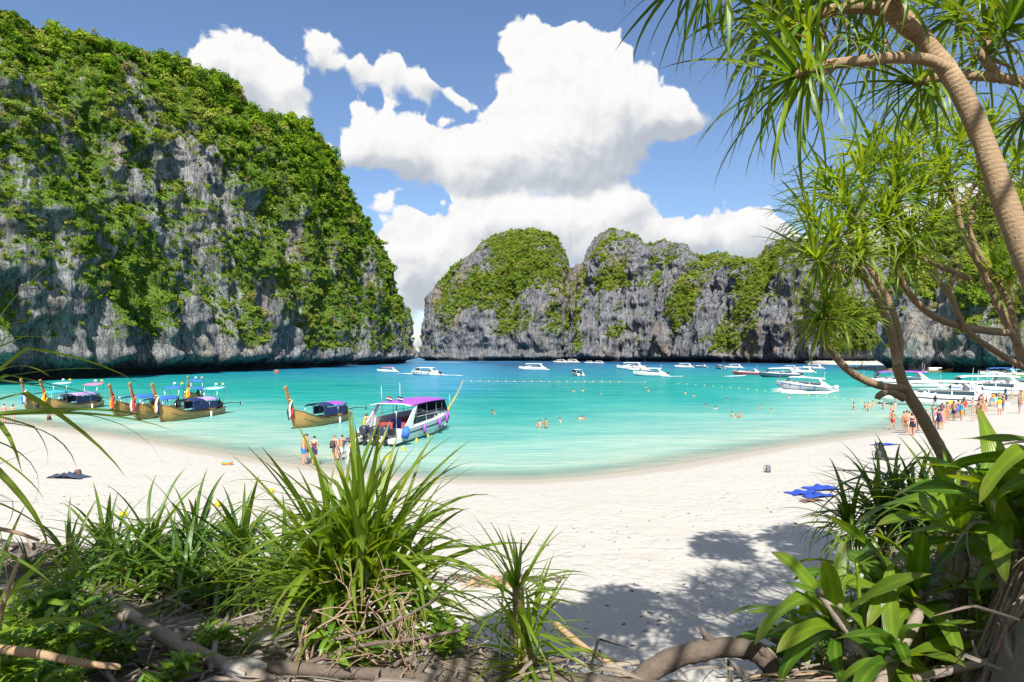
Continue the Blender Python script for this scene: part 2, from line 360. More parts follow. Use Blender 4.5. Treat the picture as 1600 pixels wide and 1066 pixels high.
def bush_proto(name, seed, n, flat=1.0, hang=0.0, leafsize=.17):
    r = np.random.RandomState(seed)
    V = []; lobes = r.normal(0, .42, (9, 3)); lobes[:, 2] = np.abs(lobes[:, 2])*flat*.9 + .15 - hang*np.abs(r.normal(0, .6, 9))
    vals = []
    for k in range(n):
        L = lobes[r.randint(9)]; d = r.normal(0, 1, 3); d /= np.linalg.norm(d)
        rad = .34+.12*r.rand()
        p = L+d*rad*np.array([1, 1, .8*flat+.2])
        nrm = d+r.normal(0, .45, 3); nrm[2] += .35; nrm /= np.linalg.norm(nrm)
        u = np.cross(nrm, r.normal(0, 1, 3)); u /= np.linalg.norm(u); w = np.cross(nrm, u)
        s = leafsize*(.6+.8*r.rand())
        V += [p-u*s, p-w*s*.55, p+u*s, p+w*s*.55]; vals += [r.rand()]*4
    me = mesh(name, V, np.arange(4*n).reshape(-1, 4), m_bush, smooth=False); vattr(me, 'leaf', vals)
    return bpy.data.objects.new(name, me)
protos = [bush_proto('bush_form', 1, 330), bush_proto('bush_form', 2, 330, .7), bush_proto('bush_form', 3, 280, 1.3, 0, .15), bush_proto('bush_form', 4, 260, .6, .9, .16), bush_proto('bush_form', 5, 220, .5, .5, .2)]
proto_col = bpy.data.collections.new('bush_forms')
for p in protos: proto_col.objects.link(p)
def scatter(name, label, pts, scl, tint, seed):
    """A stuff object: one point per bush, a bush shape instanced on each by geometry nodes."""
    r = np.random.RandomState(seed); n = len(pts)
    me = bpy.data.meshes.new(name); me.vertices.add(n); me.vertices.foreach_set('co', np.asarray(pts, np.float32).ravel())
    vattr(me, 'scl', scl); vattr(me, 'tint', tint); vattr(me, 'rz', r.rand(n)*6.283)
    a = me.attributes.new('which', 'INT', 'POINT'); a.data.foreach_set('value', r.randint(0, len(protos), n).astype(np.int32))
    o = tag(obj(name, me), label, None, None, 'stuff')
    ng = bpy.data.node_groups.new(name, 'GeometryNodeTree')
    ng.interface.new_socket('Geometry', in_out='INPUT', socket_type='NodeSocketGeometry')
    ng.interface.new_socket('Geometry', in_out='OUTPUT', socket_type='NodeSocketGeometry')
    N = ng.nodes.new; Lk = ng.links.new
    gi, go = N('NodeGroupInput'), N('NodeGroupOutput')
    ci = N('GeometryNodeCollectionInfo'); ci.inputs[0].default_value = proto_col; ci.inputs['Separate Children'].default_value = True; ci.inputs['Reset Children'].default_value = True
    ip = N('GeometryNodeInstanceOnPoints'); ip.inputs['Pick Instance'].default_value = True
    def na(nm, dt):
        q = N('GeometryNodeInputNamedAttribute'); q.data_type = dt; q.inputs[0].default_value = nm; return q.outputs[0]
    cx = N('ShaderNodeCombineXYZ'); Lk(na('rz', 'FLOAT'), cx.inputs[2])
    Lk(gi.outputs[0], ip.inputs['Points']); Lk(ci.outputs[0], ip.inputs['Instance']); Lk(na('which', 'INT'), ip.inputs['Instance Index'])
    Lk(cx.outputs[0], ip.inputs['Rotation']); Lk(na('scl', 'FLOAT'), ip.inputs['Scale']); Lk(ip.outputs[0], go.inputs[0])
    md = o.modifiers.new('bushes', 'NODES'); md.node_group = ng
    return o
def cliff(name, label, B, Rg, ns, nt, mat, amp, vegfn, seed, feat=1.0, back=40, round_=.75, extra=None):
    """Loft from a foot line B (x,y) to a ridge line Rg (x,y,z), displaced into ribs, ledges and flutes; then down the far side."""
    b = crom(B, ns); r = crom(Rg, ns)
    t = np.linspace(0, 1, nt)
    ph = t*PI/2
    p = round_*(1-np.cos(ph))+(1-round_)*t; q = round_*np.sin(ph)+(1-round_)*t
    X = b[:, None, 0]+(r[:, None, 0]-b[:, None, 0])*p; Y = b[:, None, 1]+(r[:, None, 1]-b[:, None, 1])*p; Z = -3+(r[:, None, 2]+3)*q+0*p
    nb = 14; tb = np.linspace(0, 1, nb+1)[1:]
    dirx = (r[:, 0]-b[:, 0]); diry = (r[:, 1]-b[:, 1]); ln = np.hypot(dirx, diry)+1e-6
    Xb = r[:, None, 0]+dirx[:, None]/ln[:, None]*back*np.sin(tb*PI/2); Yb = r[:, None, 1]+diry[:, None]/ln[:, None]*back*np.sin(tb*PI/2)
    Zb = -3+(r[:, None, 2]+3)*np.cos(tb*PI/2)
    X = np.concatenate([X, Xb], 1); Y = np.concatenate([Y, Yb], 1); Z = np.concatenate([Z, Zb], 1)
    P = np.stack([X, Y, Z], -1)
    def normals(P):
        du = np.gradient(P, axis=0); dv = np.gradient(P, axis=1); n = np.cross(du, dv)
        return n/(np.linalg.norm(n, axis=-1, keepdims=True)+1e-9)
    n0 = normals(P)
    ctr = P.reshape(-1, 3).mean(0); ctr[2] = 10
    if ((P-ctr)*n0).sum(-1).mean() < 0: n0 = -n0
    nh = n0.copy(); nh[..., 2] *= .35; nh /= (np.linalg.norm(nh, axis=-1, keepdims=True)+1e-9)
    k = 1/feat
    rib = fbm(P*np.array([.020, .020, .0045])*k, 3, seed, ridged=True)
    mid = fbm(P*np.array([.055, .055, .028])*k, 4, seed+20)
    flu = fbm(P*np.array([.16, .16, .030])*k, 3, seed+40, ridged=True)
    led = fbm(P*np.array([.05, .05, .13])*k, 3, seed+60)
    fin = fbm(P*np.array([.35, .35, .22])*k, 3, seed+80)
    topf = 1-.55*sstep(Z/(Z.max(1, keepdims=True)+1e-6), .75, 1.0)
    pin = fbm(P*np.array([.075, .075, .018])*k+.6*mid[..., None], 4, seed+90, ridged=True)
    disp = amp*(1.05*rib+.75*mid+.62*pin+.34*flu+.36*led+.2*fin)*topf
    if extra is not None: disp = disp+extra(P)*topf
    foot = (1-sstep(Z, 1.0, 6.5)); disp = disp*(1-.5*foot)-foot*2.6*min(1, feat)
    P2 = P+nh*disp[..., None]
    P2[..., 2] = np.where(Z < 0, Z, np.maximum(P2[..., 2], 0.2))
    n2 = normals(P2); n2 = n2*np.sign((n2*n0).sum(-1, keepdims=True)+1e-9)
    nv, nu = P2.shape[1], ns
    idx = np.arange(ns*nv).reshape(ns, nv)
    quads = np.stack([idx[:-1, :-1], idx[1:, :-1], idx[1:, 1:], idx[:-1, 1:]], -1).reshape(-1, 4)
    me = mesh(name, P2.reshape(-1, 3), quads, mat)
    veg = vegfn(P2, n2, rib, mid, led)
    vattr(me, 'veg', veg.ravel())
    o = tag(obj(name, me), label, None, None, 'structure')
    return o, P2, n2, veg
def pick(P, n, veg, count, seed, lo=.5):
    """Random places on the cliff's surface, by area and by how overgrown it is."""
    r = np.random.RandomState(seed)
    e1 = np.linalg.norm(np.gradient(P, axis=0), axis=-1); e2 = np.linalg.norm(np.gradient(P, axis=1), axis=-1)
    w = e1*e2*np.clip((veg-lo)/.35, 0, 1); w = w.ravel(); w /= w.sum()
    k = r.choice(len(w), count, p=w)
    jit = r.normal(0, .5, (count, 1))*np.gradient(P, axis=0).reshape(-1, 3)[k]+r.normal(0, .5, (count, 1))*np.gradient(P, axis=1).reshape(-1, 3)[k]
    return P.reshape(-1, 3)[k]+jit, n.reshape(-1, 3)[k], k
def toxy(P):
    return 800+F*P[..., 0]/np.maximum(P[..., 1], 1), HZ-F*(P[..., 2]-EYE)/np.maximum(P[..., 1], 1)

# --- the tall headland on the west side of the bay
LB = [(-165,60),(-135,100),(-123,140),(-123,190),(-121,240),(-119,300),(-116,350),(-112,385),(-131,404),(-124,428),(-114,462),(-109,500),(-106,540),(-104,575),(-102,602),(-104,628),(-114,665),(-128,720)]
LR = [(-220,70,96),(-195,115,100),(-175,165,104),(-169,212,112),(-163,268,126),(-160,325,142),(-155,362,146),(-138,390,134),(-150,402,136),(-155,440,159),(-155,500,173),(-155,545,167),(-149,590,141),(-141,640,109),(-137,690,71),(-130,725,41),(-126,750,13),(-138,770,6)]
def pinw(P): return fbm(P*np.array([.05, .05, .008]), 3, 333, ridged=True)
def buttress(P):
    # leaning ribs of rock down the bay side, each with a broad face towards the beach and a sharp far edge
    w = 9*fbm(P*np.array([.018, .018, .010]), 3, 340)
    q = (P[..., 1]+.22*P[..., 2]+w*1.6-20)/47.0; fr = q-np.floor(q)
    tri = np.where(fr < .72, fr/.72, (1-fr)/.28)
    h = _h(np.floor(q).astype(np.int64), 0*np.floor(q).astype(np.int64), 0*np.floor(q).astype(np.int64), 7)
    return (tri-.55)*(13+14*h)*(.5+.5*sstep(P[..., 1], 100, 160))
def veg_left(P, n, rib, mid, led):
    x, y = toxy(P); z = P[..., 2]
    v = .58+.42*fbm(P*np.array([.022, .022, .013]), 4, 301)+.62*fbm(P*np.array([.11, .11, .06]), 3, 305)
    v = v+.40*(n[..., 2]-.25)+.10*mid+.34*fbm(P*np.array([.085, .085, .012]), 3, 309)
    v = v+.42*sstep(z, 60, 150)-.06*pinw(P)
    v = v-.40*sstep(x, 150, 230)*(1-sstep(x, 455, 480))*sstep(y, 440, 540)          # bare wall behind the boats
    v = v-.30*np.exp(-((x-(318+.20*(y-230)))/18)**2-((y-290)/95)**2)                # pale strip of stone
    v = v-.30*np.exp(-((x-215)/30)**2-((y-120)/25)**2)-.3*np.exp(-((x-520)/35)**2-((y-520)/40)**2)
    v = v+.35*sstep(x, 470, 500)*(1-sstep(y, 480, 540))
    v = v+.45*np.exp(-((x-200)/70)**2-((y-440)/60)**2)+.25*np.exp(-((x-60)/60)**2-((y-260)/120)**2)
    v = v+.22*np.exp(-((x-270)/110)**2-((y-330)/110)**2)+.15*np.exp(-((x-400)/60)**2-((y-400)/90)**2)
    return v*sstep(z, 6, 13)
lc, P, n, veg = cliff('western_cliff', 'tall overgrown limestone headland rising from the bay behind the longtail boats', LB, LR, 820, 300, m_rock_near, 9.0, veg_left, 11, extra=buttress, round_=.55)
pt_, nn, k = pick(P, n, veg, 23000, 7, .40)
r_ = np.random.RandomState(5)
dist = np.hypot(pt_[:, 0], pt_[:, 1])
sc = (.6+1.9*r_.rand(len(k))**3)*(1+.9*sstep(pt_[:, 2], 60, 150))*(.8+.4*sstep(dist, 200, 500))
tint = np.clip(.35+1.1*fbm(pt_*.03, 2, 44)-.55*sstep(pt_[:, 2], 60, 120)+.3*(1-sstep(pt_[:, 1], 330, 420)), 0, 1)*r_.rand(len(k))  # lower bushes yellower and lighter, sunlit look put into their colour
pt2, nn2, k2 = pick(P, n, veg, 24000, 71, .30)
s2 = .55+.75*r_.rand(len(k2)); t2 = np.clip(.45+1.2*fbm(pt2*.04, 2, 45)-.4*sstep(pt2[:, 2], 70, 130), 0, 1)
scatter('cliff_scrub', 'small tufts of scrub clinging to the tall headland', pt2+nn2*s2[:, None]*.2, s2, t2, 81)
scatter('cliff_bushes', 'bushes and small trees covering the tall headland', pt_+nn*sc[:, None]*.25, sc, tint, 8)

# --- the two domes across the bay
def pz(px, py, Y): p = at(px, py, Y); return (p.x, p.y, p.z)
def pb(px, Y): return ((px-800)/F*Y, Y)
AB = [pb(760,1110),pb(700,1070),pb(672,1010),pb(674,950),pb(705,915),pb(760,895),pb(800,900),pb(845,880),pb(880,885),pb(893,930),pb(895,985),pb(880,1050)]
AR = [pz(790,420,1080),pz(740,425,1065),pz(700,440,1030),pz(692,445,1005),pz(728,410,990),pz(770,376,985),pz(812,366,985),pz(845,366,985),pz(868,380,985),pz(884,425,1000),pz(880,420,1030),pz(860,420,1060)]
def veg_a(P, n, rib, mid, led):
    x, y = toxy(P); z = P[..., 2]
    e = lambda cx, cy, a, b: np.exp(-((x-cx)/a)**2-((y-cy)/b)**2)
    v = .16+.45*fbm(P*np.array([.02, .02, .014]), 4, 401)+.42*fbm(P*np.array([.075, .075, .05]), 3, 403)+.45*np.maximum(n[..., 2]-.35, 0)
    v = v+.75*e(825,395,55,40)+.5*e(745,455,35,35)+.45*e(790,450,40,22)+.45*e(800,490,30,30)+.5*e(865,490,28,30)+.4*e(705,480,14,50)+.4*e(850,430,35,25)+.35*e(890,545,8,60)
    v = v-.55*e(838,463,32,20)-.45*e(735,530,30,40)-.4*e(830,540,45,22)-.3*e(760,410,14,16)
    return v*sstep(z, 8, 16)
oa, P, n, veg = cliff('domed_cliff', 'rounded grey limestone dome with a green cap across the bay', AB, AR, 420, 230, m_rock_far, 13, veg_a, 51, 1.7, 50, .85)
pt_, nn, k = pick(P, n, veg, 5600, 17, .38)
r_ = np.random.RandomState(6); sc = 2.2+3.0*r_.rand(len(k))**2
pt2, nn2, k2 = pick(P, n, veg, 6000, 72, 0.24); s2 = 1.1+1.0*r_.rand(len(k2))
scatter('dome_scrub', 'small tufts of scrub on the rounded dome', pt2+nn2*s2[:, None]*.1, s2, r_.rand(len(k2)), 82)
scatter('dome_bushes', 'low trees capping the rounded dome across the bay', pt_+nn*sc[:, None]*.1, sc*.72, r_.rand(len(k))*.75, 9)
BB = [pb(905,1010),pb(893,950),pb(892,885),pb(905,840),pb(950,815),pb(1000,790),pb(1050,745),pb(1100,700),pb(1150,665),pb(1200,625),pb(1250,580),pb(1300,545),pb(1345,525),pb(1400,500),pb(1480,470),pb(1600,450)]
BR = [pz(935,440,1030),pz(915,425,1000),pz(900,424,975),pz(918,408,950),pz(935,374,940),pz(966,363,925),pz(1010,384,905),pz(1052,388,870),pz(1086,417,835),pz(1118,406,800),pz(1172,416,760),pz(1215,386,720),pz(1262,376,680),pz(1320,395,640),pz(1420,390,600),pz(1600,330,560)]
def veg_b(P, n, rib, mid, led):
    x, y = toxy(P); z = P[..., 2]
    e = lambda cx, cy, a, b, sh=0: np.exp(-((x-cx-sh*(y-cy))/a)**2-((y-cy)/b)**2)
    v = .10+.42*fbm(P*np.array([.02, .02, .014]), 4, 501)+.42*fbm(P*np.array([.075, .075, .05]), 3, 503)+.26*np.maximum(n[..., 2]-.35, 0)
    v = v+.75*e(1065,470,26,50,-.45)+.45*e(965,440,40,14)+.4*e(1000,405,40,16)+.55*e(1180,450,22,60,-.55)+.5*e(1120,412,40,10)+.4*e(1200,410,16,30,-.4)+.3*e(960,375,30,10)
    v = v+.4*e(905,500,10,60)+.35*e(1130,530,50,25)+.3*e(950,520,30,20)
    v = v-.35*e(1000,400,18,14)-.3*e(925,480,20,50)-.35*e(1110,470,14,40)-.3*e(1225,480,20,60)
    v = v+.8*sstep(x, 1275, 1310)*sstep(y, 430, 500)
    return v*sstep(z, 6, 13)
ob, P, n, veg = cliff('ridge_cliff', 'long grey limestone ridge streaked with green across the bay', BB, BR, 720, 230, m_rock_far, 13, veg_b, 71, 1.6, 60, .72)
pt_, nn, k = pick(P, n, veg, 8500, 27, .38)
r_ = np.random.RandomState(7); sc = (1.5+2.4*r_.rand(len(k))**2)*np.clip(pt_[:, 1]/800, .6, 1.1)
pt2, nn2, k2 = pick(P, n, veg, 11000, 72, 0.22); s2 = 1.1+1.0*r_.rand(len(k2))
scatter('ridge_scrub', 'small tufts of scrub on the long grey ridge', pt2+nn2*s2[:, None]*.1, s2, r_.rand(len(k2)), 82)
scatter('ridge_bushes', 'scrub and trees growing on the long grey ridge', pt_+nn*sc[:, None]*.1, sc, r_.rand(len(k))*.8, 10)
# --- the nearer cliff on the east side
EB = [pb(1475,420),pb(1420,360),pb(1392,300),pb(1405,272),pb(1440,268),pb(1462,276),pb(1500,258),pb(1560,245),pb(1640,232),pb(1720,215),pb(1840,190)]
ER = [pz(1500,420,430),pz(1455,415,385),pz(1432,415,345),pz(1440,395,330),pz(1475,360,330),pz(1505,345,330),pz(1545,318,320),pz(1600,300,310),pz(1680,280,295),pz(1780,270,270),pz(1900,260,240)]
def veg_e(P, n, rib, mid, led):
    x, y = toxy(P); z = P[..., 2]
    e = lambda cx, cy, a, b, sh=0: np.exp(-((x-cx-sh*(y-cy))/a)**2-((y-cy)/b)**2)
    v = .62+.5*fbm(P*np.array([.03, .03, .02]), 4, 601)+.25*fbm(P*np.array([.1, .1, .06]), 3, 603)+.3*(n[..., 2]-.3)
    v = v-.9*e(1425,515,34,50)-.5*e(1475,470,18,60)-.5*e(1510,545,90,25)
    return v*sstep(z, 4.5, 9)
oe, P, n, veg = cliff('eastern_cliff', 'nearer grey cliff hung with yellow green bushes behind the moored speedboats', EB, ER, 420, 220, m_rock_near, 6.5, veg_e, 91, .9, 40, .7)
pt_, nn, k = pick(P, n, veg, 5200, 37, .42)
r_ = np.random.RandomState(8); sc = 1.2+2.0*r_.rand(len(k))**2
scatter('eastern_bushes', 'yellow green bushes hanging on the nearer cliff behind the speedboats', pt_+nn*sc[:, None]*.2, sc, r_.rand(len(k))*.9, 11)
# the little far beach between the ridge and the eastern cliff
fb_ = crom([(*pb(1262,560),), (*pb(1300,508),), (*pb(1350,492),), (*pb(1398,470),), (*pb(1440,440),)], 60)
V = []; 
for k_, (x_, y_) in enumerate(fb_):
    for j, (o_, z_) in enumerate(((0, -.6), (4, .25), (10, 1.3), (20, 2.2), (45, 3.0))):
        V.append((x_+o_*.25, y_+o_+.8*math.sin(k_*.9+j), z_+.15*math.sin(k_*1.7+j)))
me = mesh('far_beach', V, [(i*5+j, (i+1)*5+j, (i+1)*5+j+1, i*5+j+1) for i in range(59) for j in range(4)], m_sand)
tag(obj('far_beach', me), 'thin strip of white sand at the foot of the far jungle', None, None, 'structure')
# ------------------------------------------------------------------ mesh builder for made things
class MB:
    def __init__(s): s.V = []; s.Fc = []
    def add(s, V, Fc):
        o = len(s.V); s.V += [tuple(v) for v in V]; s.Fc += [tuple(i+o for i in f) for f in Fc]; return s
    def box(s, c, sz, rot=None, taper=1.0):
        x, y, z = (q/2 for q in sz)
        V = [Vector((sx*x*(taper if sz_ > 0 else 1), sy*y*(taper if sz_ > 0 else 1), sz_*z)) for sz_ in (-1, 1) for sx, sy in ((-1, -1), (1, -1), (1, 1), (-1, 1))]
        if rot is not None:
            m = Euler(rot).to_matrix(); V = [m @ v for v in V]
        c = Vector(c)
        return s.add([v+c for v in V], [(3, 2, 1, 0), (4, 5, 6, 7), (0, 1, 5, 4), (1, 2, 6, 5), (2, 3, 7, 6), (3, 0, 4, 7)])
    def tube(s, P, rad, n=6, cap=True):
        P = [Vector(p) for p in P]; k = len(P)
        if not hasattr(rad, '__len__'): rad = [rad]*k
        up = Vector((0, 0, 1)); V = []; prev = None
        for i, p in enumerate(P):
            d = (P[min(i+1, k-1)]-P[max(i-1, 0)]).normalized()
            if prev is None:
                a = d.cross(up if abs(d.z) < .95 else Vector((1, 0, 0))).normalized()
            else:
                a = (prev-d*prev.dot(d)).normalized()
            prev = a; b = d.cross(a)
            for j in range(n):
                t = 2*PI*j/n; V.append(p+(a*math.cos(t)+b*math.sin(t))*rad[i])
        Fc = [(i*n+j, i*n+(j+1) % n, (i+1)*n+(j+1) % n, (i+1)*n+j) for i in range(k-1) for j in range(n)]
        if cap: Fc += [tuple(range(n))[::-1], tuple((k-1)*n+j for j in range(n))]
        return s.add(V, Fc)
    def loft(s, secs, closed=True, cap=True):
        n = len(secs[0]); V = [v for q in secs for v in q]; k = len(secs); m = n if closed else n-1
        Fc = [(i*n+j, i*n+(j+1) % n, (i+1)*n+(j+1) % n, (i+1)*n+j) for i in range(k-1) for j in range(m)]
        if closed and cap: Fc += [tuple(range(n))[::-1], tuple((k-1)*n+j for j in range(n))]
        return s.add(V, Fc)
    def slab(s, grid, th):
        """A thin curved sheet with thickness: grid[i][j] of points, pushed down by th."""
        a, b = len(grid), len(grid[0]); n = a*b
        V = [Vector(p) for q in grid for p in q]; V += [v-Vector((0, 0, th)) for v in V]
        Fc = []
        for i in range(a-1):
            for j in range(b-1):
                q = (i*b+j, (i+1)*b+j, (i+1)*b+j+1, i*b+j+1); Fc += [q, tuple(x+n for x in q[::-1])]
        rim = [(i, 0) for i in range(a)]+[(a-1, j) for j in range(1, b)]+[(i, b-1) for i in range(a-2, -1, -1)]+[(0, j) for j in range(b-2, 0, -1)]
        rim = [i*b+j for i, j in rim]
        Fc += [(rim[k], rim[(k+1) % len(rim)], rim[(k+1) % len(rim)]+n, rim[k]+n) for k in range(len(rim))]
        return s.add(V, Fc)
    def ball(s, c, r, n=8, m=6):
        r = r if hasattr(r, '__len__') else (r, r, r); V = []
        for i in range(1, m):
            t = PI*i/m
            for j in range(n):
                p = 2*PI*j/n; V.append((c[0]+r[0]*math.sin(t)*math.cos(p), c[1]+r[1]*math.sin(t)*math.sin(p), c[2]+r[2]*math.cos(t)))
        V += [(c[0], c[1], c[2]+r[2]), (c[0], c[1], c[2]-r[2])]
        Fc = [(i*n+j, (i+1)*n+j, (i+1)*n+(j+1) % n, i*n+(j+1) % n) for i in range(m-2) for j in range(n)]
        k = (m-1)*n
        Fc += [(k, j, (j+1) % n) for j in range(n)]+[(k+1, (m-2)*n+(j+1) % n, (m-2)*n+j) for j in range(n)]
        return s.add(V, Fc)
    def me(s, name, mat, smooth=False, bevel=0, sub=0):
        me = mesh(name, s.V, s.Fc, mat, smooth)
        bm = bmesh.new(); bm.from_mesh(me); bmesh.ops.recalc_face_normals(bm, faces=bm.faces)
        if bevel: bmesh.ops.bevel(bm, geom=list(bm.edges), offset=bevel, segments=2, affect='EDGES', profile=.6)
        if sub:
            bmesh.ops.subdivide_edges(bm, edges=list(bm.edges), cuts=1, use_grid_fill=True)
        bm.to_mesh(me); bm.free()
        if smooth: me.polygons.foreach_set('use_smooth', [True]*len(me.polygons))
        return me
    def build(s, name, mat, parent=None, smooth=False, bevel=0, **k):
        return obj(name, s.me(name, mat, smooth, bevel), parent, **k)
def lerp(a, b, t): return a+(b-a)*t
def cr1(pts, n):
    """A smooth curve through 3-D points."""
    return [Vector(p) for p in crom([tuple(p) for p in pts], n)]
m_white = plain('white_paint', (.78, .78, .76), .3, .06, 2.0, coat=.3)
m_grey = plain('grey_plastic', (.30, .31, .33), .5)
m_black = plain('black_plastic', (.02, .021, .024), .35, .3)
m_cowl = plain('outboard_navy', (.025, .032, .055), .22, .2, coat=.5)
m_metal = plain('brushed_steel', (.55, .55, .56), .3, .1, 8, metal=1.0)
m_darkglass = plain('tinted_window', (.02, .045, .06), .08, .2, spec=.8)
m_purple = plain('purple_canvas', (.30, .075, .50), .6, .1)
m_blue = plain('blue_canvas', (.03, .14, .50), .7, .15)
m_teal = plain('teal_canvas', (.05, .38, .48), .7, .15)
m_lilac = plain('lilac_canvas', (.38, .26, .60), .7, .15)
m_pink = plain('pink_canvas', (.70, .18, .34), .7, .15)
m_sky = plain('pale_blue_canvas', (.28, .55, .68), .7, .15)
m_navy = plain('navy_tarpaulin', (.012, .02, .11), .6, .25)
m_red = plain('red_cloth', (.52, .03, .03), .8, .15)
m_orange = plain('orange_cloth', (.75, .25, .03), .8, .15)
m_yellow = plain('yellow_cloth', (.80, .48, .02), .7, .15)
m_green = plain('green_cloth', (.03, .35, .10), .7, .15)
m_cream = plain('cream_cloth', (.70, .62, .48), .8, .1)
m_seat = plain('seat_vinyl', (.30, .05, .05), .5, .2)
m_stripe = plain('dark_stripe', (.03, .03, .07), .3, .2, coat=.3)
m_float = plain('yellow_float', (.75, .47, .01), .45, .15)
m_wakefoam = None
def wood_fn(light, dark, sc=1.0):
    def fn(g):
        p = g.n('ShaderNodeTexCoord').outputs['Object']
        n = g.noise(g.v('MULTIPLY', p, (14*sc, 14*sc, 1.2*sc)), 1, 5, .6, .4); n2 = g.noise(p, 1.4*sc, 4, .6)
        c = g.mix(n, dark, light); c = g.mix(g.m('MULTIPLY', g.ss(n2, .45, .7), .5), c, dark)
        bp = g.n('ShaderNodeBump', {'Height': n, 'Strength': .5, 'Distance': .02})
        return g.n('ShaderNodeBsdfPrincipled', {'Base Color': c, 'Roughness': .6, 'Normal': bp.outputs[0]}).outputs[0]
    return fn
def hull_fn(g):
    p = g.n('ShaderNodeTexCoord').outputs['Object']
    n = g.noise(g.v('MULTIPLY', p, (10, .8, 10)), 1, 5, .65, .3); n2 = g.noise(p, 2.2, 5, .65)
    c = g.mix(n, (.23, .13, .035), (.50, .30, .095)); c = g.mix(g.m('MULTIPLY', g.ss(n2, .46, .66), .6), c, (.30, .20, .07))
    return g.n('ShaderNodeBsdfPrincipled', {'Base Color': c, 'Roughness': .45, 'Coat Weight': .15}).outputs[0]
m_hullwood = M('varnished_hull_wood', hull_fn)
m_postwood = M('prow_wood', wood_fn((.46, .28, .10), (.26, .14, .05)))
m_darkwood = M('old_boat_wood', wood_fn((.16, .11, .05), (.07, .05, .03)))
